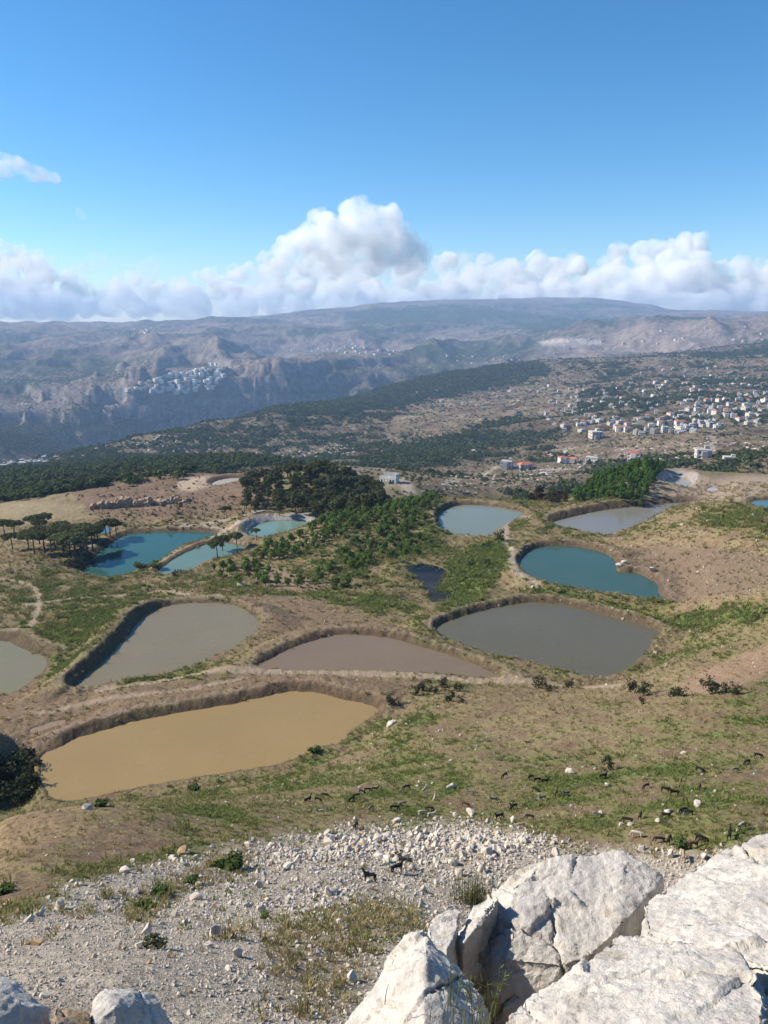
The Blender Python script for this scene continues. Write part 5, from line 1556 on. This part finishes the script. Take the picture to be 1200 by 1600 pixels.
COATS = dict(black=coat('black_coat', (0.012, 0.011, 0.011), (0.022, 0.018, 0.016)), white=coat('white_coat', (0.46, 0.41, 0.34), (0.36, 0.31, 0.25)), brown=coat('brown_coat', (0.07, 0.038, 0.024), (0.10, 0.06, 0.035)),
             grey=coat('grey_coat', (0.22, 0.20, 0.18), (0.13, 0.12, 0.11)), tan=coat('tan_coat', (0.36, 0.26, 0.17), (0.28, 0.2, 0.13)), pied=coat('pied_coat', (0.02, 0.018, 0.016), (0.5, 0.46, 0.4)))
HORN = coat('horn', (0.10, 0.085, 0.07), (0.06, 0.05, 0.045))


def goat_mesh(grazing, stride):
    v = [(-0.38, 0, 0.66), (-0.12, 0, 0.63), (0.14, 0, 0.63), (0.36, 0, 0.68)]
    rad = [(0.115, 0.14), (0.135, 0.155), (0.135, 0.155), (0.11, 0.145)]
    e = [(0, 1), (1, 2), (2, 3)]

    def chain(start, pts, rr):
        p = start
        for q, r in zip(pts, rr):
            v.append(q); rad.append((r, r)); e.append((p, len(v) - 1)); p = len(v) - 1
        return p
    if grazing:
        chain(3, [(0.52, 0, 0.50), (0.60, 0.02, 0.30), (0.66, 0.03, 0.20), (0.74, 0.03, 0.09)], [0.085, 0.065, 0.066, 0.036])
    else:
        chain(3, [(0.46, 0, 0.82), (0.53, 0, 1.0), (0.60, 0.02, 1.06), (0.75, 0.03, 0.97)], [0.085, 0.065, 0.07, 0.035])
    chain(0, [(-0.50, 0, 0.68), (-0.57, 0, 0.74)], [0.05, 0.02])
    for k, sy in enumerate((-1, 1)):
        d = stride * (0.09 if k else -0.09)
        chain(3, [(0.35, sy * 0.11, 0.46), (0.36 + d * 0.5, sy * 0.12, 0.25), (0.36 + d, sy * 0.12, 0.05), (0.39 + d, sy * 0.12, 0.0)], [0.06, 0.034, 0.026, 0.028])
        chain(0, [(-0.36 - d * 0.3, sy * 0.12, 0.46), (-0.47 - d * 0.7, sy * 0.12, 0.26), (-0.42 - d, sy * 0.12, 0.05), (-0.39 - d, sy * 0.12, 0.0)], [0.078, 0.036, 0.026, 0.028])
    me = bpy.data.meshes.new('goat'); me.from_pydata(v, e, [])
    o = bpy.data.objects.new('tmp_goat', me); COL.objects.link(o)
    o.modifiers.new('skin', 'SKIN'); sd = o.modifiers.new('sub', 'SUBSURF'); sd.levels = 1
    for i, sv in enumerate(me.skin_vertices[0].data):
        sv.radius = rad[i]; sv.use_root = (i == 1)
    dg = bpy.context.evaluated_depsgraph_get()
    out = bpy.data.meshes.new_from_object(o.evaluated_get(dg))
    bpy.data.objects.remove(o)
    out.polygons.foreach_set('use_smooth', np.ones(len(out.polygons), bool))
    hx, hz = (0.62, 0.27) if grazing else (0.60, 1.02)
    parts = []
    for sy in (-1, 1):
        if grazing:
            parts.append(tube([(0.60, sy * 0.04 + 0.02, 0.30), (0.54, sy * 0.09, 0.36), (0.44, sy * 0.14, 0.33)], [0.022, 0.017, 0.005], 5))
        else:
            parts.append(tube([(0.57, sy * 0.04, 1.10), (0.52, sy * 0.07, 1.23), (0.40, sy * 0.12, 1.28)], [0.022, 0.017, 0.005], 5))
    hv, hq = join_vq(parts)
    ears = []
    for sy in (-1, 1):
        b = np.array((0.58, sy * 0.07, 0.28) if grazing else (0.56, sy * 0.06, 1.05))
        ears.append(tube([b, b + [0.0, sy * 0.07, -0.03], b + [0.01, sy * 0.12, -0.11]], [0.02, 0.03, 0.008], 5))
    ev, eq = join_vq(ears)
    return out, mesh_np('horns', hv, quads=hq), mesh_np('ears', ev, quads=eq)


GOAT = [goat_mesh(g_, s_) for g_, s_ in ((False, 0), (True, 0), (False, 1), (True, 1))]
GM = {}
for ck in COATS:
    for k, (b, h, ea) in enumerate(GOAT):
        b2 = b.copy(); b2.materials.clear(); b2.materials.append(COATS[ck])
        e2 = ea.copy(); e2.materials.append(COATS[ck])
        if not h.materials:
            h.materials.append(HORN)
        GM[ck, k] = (b2, h, e2)
gr = random.Random(17)
GOATS = [(481, 1250, 'black'), (497, 1249, 'black'), (508, 1242, 'black'), (549, 1249, 'black'), (557, 1243, 'black'), (566, 1237, 'black'), (574, 1234, 'black'), (586, 1233, 'black'), (635, 1230, 'black'), (616, 1263, 'black'), (556, 1291, 'black'), (620, 1359, 'black'), (578, 1373, 'black'), (788, 1212, 'black'), (799, 1263, 'black'), (780, 1277, 'black'),
         (829, 1214, 'black'), (839, 1218, 'black'), (851, 1221, 'black'), (837, 1234, 'black'), (942, 1213, 'black'), (1009, 1228, 'black'), (1039, 1234, 'black'), (1053, 1240, 'black'), (1093, 1203, 'black'), (1167, 1190, 'black'), (1184, 1181, 'black'), (1000, 1275, 'black'), (980, 1283, 'black'), (1040, 1275, 'black'), (1067, 1268, 'black'), (1075, 1270, 'black'), (828, 1277, 'black'), (1030, 1313, 'black'), (1045, 1313, 'black'), (1095, 1312, 'black'), (1139, 1305, 'black'), (802, 1260, 'black'),
         (579, 1263, 'grey'), (629, 1256, 'grey'), (771, 1250, 'grey'), (734, 1238, 'grey'), (847, 1247, 'grey'), (884, 1240, 'grey'), (1148, 1203, 'grey'), (932, 1273, 'grey'), (670, 1290, 'pied'),
         (663, 1234, 'white'), (679, 1248, 'white'), (660, 1271, 'white'), (674, 1274, 'white'), (500, 1269, 'white'), (1158, 1292, 'pied'), (670, 1264, 'brown'), (727, 1257, 'brown'), (868, 1241, 'brown'), (813, 1290, 'tan'), (1092, 1230, 'brown'), (1082, 1321, 'brown'), (995, 1305, 'white'), (1067, 1339, 'tan')]
SINGLE = {(620, 1359): 'black goat standing on the heap of stones', (578, 1373): 'black goat low in the scree below the one on the stone heap', (556, 1291): 'black goat beside a white block at the top of the scree', (1167, 1190): 'lower of two black goats by the east edge', (1184, 1181): 'topmost goat, black, by the east edge', (788, 1212): 'black goat alone on the upper slope above the white boulder',
          (635, 1230): 'black goat alone between the western file and the white boulder', (942, 1213): 'black goat right below the round dark bush', (1093, 1203): 'black goat upslope of the scattered eastern group', (1139, 1305): 'black goat nearest the big sloping boulder', (1095, 1312): 'large black goat next to the dark brown one behind the boulders', (481, 1250): 'westernmost goat of the herd, black', (616, 1263): 'black goat between two grey goats in the west of the herd',
          (1158, 1292): 'black and white goat by the big sloping boulder', (670, 1290): 'black and grey goat just above the stone heap', (1082, 1321): 'dark brown goat behind the boulders', (1067, 1339): 'tan goat half hidden behind the ledge boulders', (813, 1290): 'tan goat standing west of the cracked boulder', (995, 1305): 'white goat below the two black goats on the east slope', (670, 1264): 'brown goat between white goats', (500, 1269): 'white goat alone at the west of the herd', (1148, 1203): 'grey goat highest on the east slope', (727, 1257): 'brown goat just above the tan boulder', (868, 1241): 'brown goat beside a pale grey one', (1092, 1230): 'dark brown goat alone on the open east slope', (932, 1273): 'grey goat in front of the cracked boulder', (884, 1240): 'pale grey goat east of the brown one'}
for px, py, ck in GOATS:
    k = gr.choice((0, 1, 1, 3, 2)); p = cast(px, py + 4, 30, 130)
    b, h, ea = GM[ck, k]
    s = gr.uniform(0.9, 1.1) * 0.88
    side = 'western' if px < 720 else 'middle' if px < 900 else 'eastern'
    lab = SINGLE.get((px, py)) or '%s goat grazing in the %s part of the herd' % (ck, side)
    gname = None if (px, py) in SINGLE else '%s goats of the %s herd' % (ck, side)
    go = put('goat', b, None, label=lab, category='goat', group=gname, loc=(p.x, p.y, p.z - 0.02), rot=(0, 0, gr.choice((0, math.pi, 0.4, 2.7, 3.6, -0.5, 1.2)) + gr.uniform(-0.3, 0.3)), scale=s)
    put('horns', h, None, parent=go); put('ears', ea, None, parent=go)


# ------------------------------------------------------------------ buildings
def plain(name, col, rough=0.9, var=0.12, scale=0.6):
    m = NT(name)
    tc = m.n('TexCoord'); oi = m.n('ObjectInfo')
    a = m.noise(tc.outputs['Object'], scale, 4, 0.6)
    c = m.mixc((*col, 1), m.ramp(a, [(0.3, 1 - var), (0.7, 1 + var)]), 1.0, 'MULTIPLY')
    c = m.mixc(c, m.ramp(oi.outputs['Random'], [(0, 0.78), (1, 1.15)]), 1.0, 'MULTIPLY')
    m.principled(c, rough, 0.2)
    return m.mat


WALLS = [plain('pale_plaster', (0.72, 0.69, 0.63)), plain('cream_stone', (0.62, 0.56, 0.47)), plain('grey_concrete', (0.46, 0.44, 0.41)), plain('white_paint', (0.8, 0.78, 0.74))]
ROOF = plain('flat_roof', (0.44, 0.41, 0.38)); TILE = plain('red_tile', (0.46, 0.15, 0.085)); GLASS = plain('dark_window', (0.035, 0.04, 0.045), 0.25); WOODD = plain('brown_door', (0.13, 0.08, 0.05))


def bx(bm, x0, x1, y0, y1, z0, z1):
    v = [bm.verts.new(c) for c in ((x0, y0, z0), (x1, y0, z0), (x1, y1, z0), (x0, y1, z0), (x0, y0, z1), (x1, y0, z1), (x1, y1, z1), (x0, y1, z1))]
    for f in ((3, 2, 1, 0), (4, 5, 6, 7), (0, 1, 5, 4), (1, 2, 6, 5), (2, 3, 7, 6), (3, 0, 4, 7)):
        bm.faces.new([v[i] for i in f])


def mk(bm, name, mat):
    me = bpy.data.meshes.new(name); bm.to_mesh(me); bm.free(); me.materials.append(mat); return me


def hip(bm, x0, x1, y0, y1, z0, h, ov=0.5):
    x0 -= ov; x1 += ov; y0 -= ov; y1 += ov
    ins = min(x1 - x0, y1 - y0) / 2
    b = [bm.verts.new(c) for c in ((x0, y0, z0), (x1, y0, z0), (x1, y1, z0), (x0, y1, z0))]
    ym = (y0 + y1) / 2
    r = [bm.verts.new((x0 + ins, ym, z0 + h)), bm.verts.new((x1 - ins, ym, z0 + h))]
    for f in ((b[0], b[1], r[1], r[0]), (b[1], b[2], r[1]), (b[2], b[3], r[0], r[1]), (b[3], b[0], r[0]), (b[3], b[2], b[1], b[0])):
        bm.faces.new(f)


def house_parts(seed, red):
    """wall block (with stair head and balcony), roof, windows and door of a village house; base at z = 0."""
    r = random.Random(seed)
    w, d = r.uniform(10, 17), r.uniform(9, 13); fl = r.choice((1, 2, 2, 3)); fh = 3.2; H = fl * fh
    bm = bmesh.new(); bx(bm, -w / 2, w / 2, -d / 2, d / 2, -3, H)
    if r.random() < 0.7:
        s = r.uniform(-0.5, 0.1) * w
        bx(bm, s, s + w * 0.4, -d / 2 - 1.5, -d / 2 - 0.003, -3, H - fh * r.choice((0, 1)) * (fl > 1) - 0.3)
    for f in range(1, fl):
        bx(bm, -w * 0.3, w * 0.46, -d / 2 - 1.4 - 0.1 * f, -d / 2 + 0.05, f * fh - 0.2, f * fh)
    wall = mk(bm, 'wall', WALLS[r.choice((0, 0, 1, 1, 2, 3))])
    bm = bmesh.new()
    if red:
        hip(bm, -w / 2, w / 2, -d / 2, d / 2, H + 0.01, 2.6)
    else:
        bx(bm, -w / 2 - 0.15, w / 2 + 0.15, -d / 2 - 0.15, d / 2 + 0.15, H + 0.003, H + 0.5)
        bx(bm, w * 0.1, w * 0.4, d * 0.05, d * 0.4, H + 0.5, H + 2.8)
    roof = mk(bm, 'roof', TILE if red else ROOF)
    bm = bmesh.new()
    for f in range(fl):
        z = f * fh + 1.0
        for k in range(int(w // 3.4)):
            x = -w / 2 + 1.2 + k * 3.4
            bx(bm, x, x + 1.3, -d / 2 - 0.06, -d / 2 + 0.1, z, z + 1.5); bx(bm, x, x + 1.3, d / 2 - 0.1, d / 2 + 0.06, z, z + 1.5)
        for k in range(int(d // 4)):
            y = -d / 2 + 1.3 + k * 4
            for sx in (-1, 1):
                a, b = sorted((sx * (w / 2 - 0.1), sx * (w / 2 + 0.06))); bx(bm, a, b, y, y + 1.3, z, z + 1.5)
    win = mk(bm, 'windows', GLASS)
    bm = bmesh.new(); bx(bm, w * 0.30, w * 0.30 + 1.2, -d / 2 - 0.08, -d / 2 + 0.1, 0, 2.2)
    return wall, roof, win, mk(bm, 'door', WOODD)


HP = [house_parts(700 + i, i % 6 == 5) for i in range(14)]


def one_mesh(parts, name):
    """A far house of a few pixels: its wall, roof and openings in one body."""
    bm = bmesh.new(); mats = []
    for p in parts:
        n0 = len(bm.faces); bm.from_mesh(p); bm.faces.ensure_lookup_table()
        mi = len(mats); mats.append(p.materials[0])
        for f in bm.faces[n0:]:
            f.material_index = mi
    me = bpy.data.meshes.new(name); bm.to_mesh(me); bm.free()
    for mt in mats:
        me.materials.append(mt)
    return me


HOUSE1 = [one_mesh(h[:3], 'house') for h in HP]
hr = random.Random(31)


def far_house(px, py, label, group, rlo, rhi, scale=1.0, red=None):
    k = hr.randrange(14) if red is None else (5 if red else hr.choice((0, 1, 2, 3, 4, 6, 7, 8)))
    p = cast(px, py, rlo, rhi)
    put('house', HOUSE1[k], None, label=label, category='house', group=group, loc=p, rot=(0, 0, hr.uniform(-0.6, 0.6) + hr.choice((0, math.pi / 2))), scale=scale)


def in_poly_points(poly, n, mind, rnd):
    A = np.array(poly, float); lo, hi = A.min(0), A.max(0); out = []
    t = 0
    while len(out) < n and t < n * 60:
        t += 1
        q = (rnd.uniform(lo[0], hi[0]), rnd.uniform(lo[1], hi[1]))
        if inside_poly(poly, np.array([q[0]]), np.array([q[1]]))[0] and all(((q[0] - o[0]) / 1.0) ** 2 + ((q[1] - o[1]) * 1.8) ** 2 > mind * mind for o in out):
            out.append(q)
    return out


for px, py in in_poly_points([(890, 612), (1000, 598), (1060, 592), (1130, 592), (1215, 610), (1215, 664), (1130, 668), (1060, 682), (980, 678), (900, 664), (880, 640)], 185, 6.8, hr):
    w = 'at the west side' if px < 990 else 'in the heart' if px < 1090 else 'at the east end'
    far_house(px, py, 'pale house %s of the dense village on the plateau' % w, 'houses %s of the dense village' % w, 1000, 4000, hr.uniform(0.72, 1.08))
for px, py in in_poly_points([(850, 610), (920, 600), (940, 660), (900, 680), (850, 665)], 30, 10, hr):
    far_house(px, py, 'small house in the looser west side of the village', 'houses west of the dense village', 1000, 4000, 0.85)
for px, py in in_poly_points([(1000, 580), (1100, 570), (1200, 590), (1200, 630), (1120, 600), (1010, 600)], 25, 12, hr):
    far_house(px, py, 'small house on the slope above the dense village', 'houses above the dense village', 1000, 5000, 0.9)
for px, py in in_poly_points([(840, 530), (1000, 520), (1200, 500), (1200, 540), (1000, 550), (850, 548)], 22, 12, hr):
    far_house(px, py, 'tiny distant house on the upper eastern slopes', 'houses on the upper eastern slopes', 3000, 9000, 1.2)
for px, py in in_poly_points([(640, 560), (760, 552), (880, 546), (860, 562), (720, 570)], 12, 12, hr):
    far_house(px, py, 'tiny distant house along the far plateau road', 'houses along the far plateau', 3000, 9000, 1.3)
for px, py in in_poly_points([(640, 612), (780, 598), (880, 600), (880, 640), (760, 650), (700, 640)], 14, 22, hr):
    far_house(px, py, 'lone house among the fields of the plateau', 'lone houses on the plateau', 1000, 4500, 0.85)
for px, py in in_poly_points([(-5, 713), (40, 708), (92, 712), (98, 724), (60, 730), (-5, 732)], 24, 8, hr):
    far_house(px, py, 'house of the hamlet in the trees at the west edge', 'houses of the western hamlet', 700, 2600, 0.95, hr.random() < 0.3)
p2 = in_poly_points([(195, 612), (230, 594), (280, 582), (325, 566), (345, 570), (350, 590), (330, 610), (270, 616)], 95, 4.2, hr) + in_poly_points([(450, 548), (560, 540), (640, 548), (600, 556)], 25, 8, hr) + in_poly_points([(190, 515), (240, 512), (230, 522)], 10, 5, hr)
bm = bmesh.new()
for px, py in p2:
    p = cast(px, py, 3500, 9000); me = HOUSE1[hr.randrange(14)]
    n0 = len(bm.faces); bm.from_mesh(HP[hr.randrange(14)][0]); bm.verts.ensure_lookup_table(); bm.faces.ensure_lookup_table()
    M = Matrix.Translation(p) @ Matrix.Rotation(hr.uniform(0, 3), 4, 'Z') @ Matrix.Scale(hr.uniform(1.2, 1.9), 4)
    vs = {v for f in bm.faces[n0:] for v in f.verts}
    bmesh.ops.transform(bm, matrix=M, verts=list(vs))
put('distant_village', mk(bm, 'distant_village', WALLS[0]), None, kind='stuff', label='far villages of countless tiny pale houses on the canyon rim')

# nearer houses with parts of their own
NEARH = [(820, 733, 5, 'two-storey white house with a red roof by the valley road', 20), (792, 731, 3, 'long low pale house west of the red-roofed one', 17), (852, 742, 1, 'white flat-roofed house alone below the valley road', 15), (880, 724, 11, 'red-roofed house, west one of the pair on the valley road', 14), (896, 722, 5, 'red-roofed house, east one of the pair on the valley road', 14), (925, 722, 2, 'long grey house east of the red-roofed pair', 18), (990, 720, 11, 'white house with a bright red roof beside a dark tree row', 18), (1030, 724, 4, 'low pale house behind the young pine plantation', 12), (1098, 716, 7, 'large stepped white house on the hill behind the crater', 20), (1140, 722, 2, 'long low grey building east of the stepped white house', 18), (1062, 676, 1, 'pale house at the lower end of the dense village', 16), (930, 684, 8, 'sand-coloured house below the dense village', 16)]
for px, py, k, lab, wpx in NEARH:
    p = cast(px, py, 560, 2600)
    wall, roof, win, door = HP[k]
    wd = max(v.co.x for v in wall.vertices) * 2
    s = wpx * p.length / F / wd
    e = put('house', None, label=lab, category='house', loc=p, rot=(0, 0, hr.uniform(-0.5, 0.3)), scale=s)
    put('wall', wall, None, parent=e); put('roof', roof, None, parent=e); put('door', door, None, parent=e)
    bm0 = bmesh.new(); bm0.from_mesh(win); bm0.faces.ensure_lookup_table()
    isl = len(bm0.faces) // 6; bm0.free()
    co = [v.co.copy() for v in win.vertices]
    for q in range(isl):
        c8 = co[q * 8:q * 8 + 8]
        lo = [min(c[i] for c in c8) for i in range(3)]; hi = [max(c[i] for c in c8) for i in range(3)]
        bm1 = bmesh.new(); bx(bm1, lo[0], hi[0], lo[1], hi[1], lo[2], hi[2])
        put('window', mk(bm1, 'window', GLASS), None, parent=e)
# roofless ruin by the track
p = cast(606, 756, 500, 900); s = 27 * p.length / F / 16
e = put('ruined_building', None, label='roofless white stone ruin beside the pale track in the gap', category='ruin', loc=p, rot=(0, 0, -0.35), scale=s)
for (x0, x1, y0, y1, h) in ((-8, 8, -0.5, 0, 7.5), (-8, -7.4, 0, 9, 6), (7.4, 8, 0, 9, 8.5), (-7.4, 7.4, 9, 9.6, 9), (-1, -0.4, 0, 9, 5)):
    bm = bmesh.new(); bx(bm, x0, x1, y0, y1, -4, h)
    bmesh.ops.subdivide_edges(bm, edges=list(bm.edges), cuts=4, use_grid_fill=True)
    for v in bm.verts:
        if v.co.z > h - 0.1:
            v.co.z += random.uniform(-2.0, 0.6)
    put('wall', mk(bm, 'wall', WALLS[0]), None, parent=e)
for k in range(5):
    bm = bmesh.new(); bx(bm, -6.6 + 2.8 * k, -5.2 + 2.8 * k, -0.56, -0.4, 1.2, 4.0)
    put('window', mk(bm, 'window', GLASS), None, parent=e)
bm = bmesh.new(); bx(bm, -3, 2, -2.6, -0.51, -3, 3.2); put('porch', mk(bm, 'porch', WALLS[1]), None, parent=e)

# brown rock wall on the quarry plateau
p = cast(225, 790, 330, 560)
L = 140 * p.length / F
bm = bmesh.new(); rr_ = random.Random(3)
for k in range(30):
    t = (k + rr_.uniform(-0.7, 0.7)) / 29 - 0.5
    h = rr_.uniform(2.6, 7.0) * (1 - 1.4 * abs(t) ** 2)
    M = Matrix.Translation((t * L, rr_.uniform(-2.5, 3.5) + 6 * t, -1.0)) @ Matrix.Rotation(rr_.uniform(-0.8, 0.8), 4, 'Z') @ Matrix.Rotation(rr_.uniform(-0.35, 0.35), 4, 'X') @ Matrix.Rotation(rr_.uniform(-0.35, 0.35), 4, 'Y') @ Matrix.Diagonal((L / 18 * rr_.uniform(0.7, 1.6), rr_.uniform(3, 7), h * 1.8, 1))
    bmesh.ops.create_cube(bm, size=1, matrix=M)
me = remeshed(bm, 0.35)
nv = len(me.vertices); V = np.empty(nv * 3, np.float32); me.vertices.foreach_get('co', V); V = V.reshape(-1, 3).astype(float)
N = np.empty(nv * 3, np.float32); me.vertices.foreach_get('normal', N); N = N.reshape(-1, 3).astype(float)
V += N * (1.5 * fbm3(V / [3.0, 3.0, 5.0], 4, 8) + 0.8 * (np.abs(noise3(V / 1.6, 9)) - 0.3))[:, None]
me.vertices.foreach_set('co', V.astype(np.float32).ravel()); me.update()
put('rock_outcrop', me, BROWN_ROCK, label='ragged brown rock wall on the quarry plateau', category='rock', loc=p)

# ------------------------------------------------------------------ clouds: puffy bodies of even vapour beyond the range
ICO = {}
for sub in (1, 2):
    bm = bmesh.new(); bmesh.ops.create_icosphere(bm, subdivisions=sub, radius=1.0)
    ICO[sub] = (np.array([v.co[:] for v in bm.verts]), np.array([[v.index for v in f.verts] for f in bm.faces])); bm.free()


def cloud(name, blobs, label, dens=0.004, voxel=60, seed=1, puffs=9, wisp=420.0, step=110.0):
    """blobs: photograph pixel, distance and radius in pixels; each becomes a billow of real size carrying smaller billows."""
    r2 = random.Random(seed)
    VV_, TT_, off = [], [], [0]

    def ball(c, rad, sub=2, flat=0.85):
        v, t = ICO[sub]
        VV_.append(v * [rad, rad, rad * flat] + np.array(c)); TT_.append(t + off[0]); off[0] += len(v)
    for px, py, dist, rad in blobs:
        c = pr(px, py, dist); R = rad * dist / F
        ball(c, R)
        for _ in range(puffs):
            v = Vector((r2.gauss(-0.15, 1), r2.gauss(-0.3, 0.8), r2.gauss(0.35, 0.8))).normalized()
            R1 = R * r2.uniform(0.28, 0.55); c1 = c + v * R * 0.85
            ball(c1, R1)
            for _ in range(3):
                v = (v + 0.9 * Vector((r2.gauss(0, 1), r2.gauss(0, 1), r2.gauss(0.2, 1)))).normalized()
                ball(c1 + v * R1 * 0.85, R1 * r2.uniform(0.3, 0.5), 1)
    bm = bmesh.new(); tmp = mesh_np('tmp', np.concatenate(VV_), tris=np.concatenate(TT_)); bm.from_mesh(tmp)
    me = remeshed(bm, voxel)
    nv = len(me.vertices)
    V = np.empty(nv * 3, np.float32); me.vertices.foreach_get('co', V); V = V.reshape(-1, 3).astype(float)
    N = np.empty(nv * 3, np.float32); me.vertices.foreach_get('normal', N); N = N.reshape(-1, 3).astype(float)
    V = V + N * ((0.3 - np.abs(noise3(V / 300, seed))) * 90 + noise3(V / 130, seed + 2) * 45)[:, None]
    me.vertices.foreach_set('co', V.astype(np.float32).ravel()); me.update()
    bm = bmesh.new(); bm.from_mesh(me); me = remeshed(bm, voxel)
    me.polygons.foreach_set('use_smooth', np.ones(len(me.polygons), bool))
    m = NT('vapour_' + name)
    vs = m.n('VolumeScatter')
    vs.inputs['Color'].default_value = (1, 1, 1, 1)
    tcn = m.n('TexCoord')
    nz = m.noise(tcn.outputs['Object'], 1 / wisp, 6, 0.62)
    m.set(vs.inputs['Density'], m.math('MULTIPLY', m.ramp(nz, [(0.38, 0.0), (0.62, 1.0)]), dens))
    vs.inputs['Anisotropy'].default_value = 0.0
    m.t.links.new(vs.outputs[0], m.out.inputs['Volume'])
    ext = float(np.max(V.max(0) - V.min(0)))
    m.mat.cycles.volume_step_rate = step / (ext / 10)
    me.materials.clear()
    return put(name, me, m.mat, kind='stuff', label=label)


zh = float(GZ.max()) + 12
cr = random.Random(4)
bank = []
TOPX = [-120, 0, 60, 110, 150, 200, 260, 330, 380, 440, 640, 700, 760, 800, 860, 920, 980, 1040, 1075, 1100, 1120, 1150, 1200, 1330]
TOPY = [385, 372, 385, 415, 432, 412, 420, 408, 405, 395, 390, 388, 395, 385, 388, 392, 372, 352, 362, 378, 400, 395, 383, 380]
for px in range(-130, 1340, 22):            # the long bank behind the mountain tops
    top = float(np.interp(px, TOPX, TOPY)) + 6
    y = 480
    while y > top + 10:
        k = (y - top) / 90                      # lower billows stand nearer and are larger
        rad = cr.uniform(9, 17) + 9 * min(1, k)
        bank.append((px + cr.uniform(-14, 14), max(y, top + rad * 0.9), 20600 - 2600 * min(1, max(0, k)) + cr.uniform(-1100, 1100), rad))
        y -= cr.uniform(16, 30)
cloud('cloud_bank', bank, 'long white cumulus bank along the mountain tops', seed=3, dens=0.0048, voxel=55, puffs=7)
tower = [(470, 385, 30), (520, 372, 34), (500, 352, 22), (560, 350, 32), (560, 378, 40), (600, 362, 34), (620, 385, 34), (588, 342, 16), (548, 340, 18), (452, 398, 22), (420, 408, 18), (480, 410, 24), (530, 408, 28), (580, 408, 28), (630, 408, 24), (660, 402, 18)]
cloud('cumulus_tower', [(px, py, 17200 + 200 * math.sin(px), r) for px, py, r in tower], 'tall bright cumulus rising above the cloud bank', seed=8, dens=0.0045, voxel=42, puffs=12)
low = []
for px in list(range(430, 900, 28)) + list(range(-60, 260, 36)):   # ragged cloud resting on the nearer summits
    d = 11800 + cr.uniform(-900, 900); zc = zh + cr.uniform(340, 460)
    rad = cr.uniform(120, 190)
    y = 490 - F * zc / d
    low.append((px + cr.uniform(-10, 10), y, d, rad * F / d))
cloud('summit_cloud', low, 'grey ragged cloud resting on the nearer summits', seed=21, dens=0.0022, voxel=50, puffs=7)
cloud('small_cloud', [(px, py, 15000, r) for px, py, r in [(-30, 268, 19), (-8, 262, 17), (12, 262, 16), (32, 266, 16), (52, 270, 13), (72, 276, 10), (88, 280, 7)]], 'thin grey cloud alone in the sky near the west edge', seed=12, dens=0.006, voxel=45, puffs=6)
cloud('cloud_wisp', [(122, 330, 15000, 5), (128, 337, 15000, 6)], 'tiny faint wisp of cloud below the thin grey cloud', seed=15, dens=0.003, voxel=35, puffs=4)

# ------------------------------------------------------------------ haze: even air round the whole scene
zl = float(GZ.min()) - 1.0
bm = bmesh.new()
foot = [(15700 * math.sin(a), 15700 * math.cos(a)) for a in np.radians(np.linspace(-84, 84, 29))] + [(2500, -500), (-2500, -500)]
lo = [bm.verts.new((x, y, zl)) for x, y in foot]; up = [bm.verts.new((x, y, zh)) for x, y in foot]
bm.faces.new(lo); bm.faces.new(up[::-1])
for i in range(len(foot)):
    j = (i + 1) % len(foot)
    bm.faces.new((lo[i], up[i], up[j], lo[j]))
bmesh.ops.recalc_face_normals(bm, faces=list(bm.faces))
me = bpy.data.meshes.new('haze'); bm.to_mesh(me); bm.free()
m = NT('haze_air')
pv = m.n('VolumePrincipled')
pv.inputs['Color'].default_value = (0.43, 0.65, 1.0, 1)
pv.inputs['Density'].default_value = 0.000068
pv.inputs['Anisotropy'].default_value = 0.1
pv.inputs['Density Attribute'].default_value = ''
m.t.links.new(pv.outputs[0], m.out.inputs['Volume'])
m.mat.cycles.homogeneous_volume = True
put('haze', me, m.mat, kind='stuff', label='thin blue haze filling the valley air')
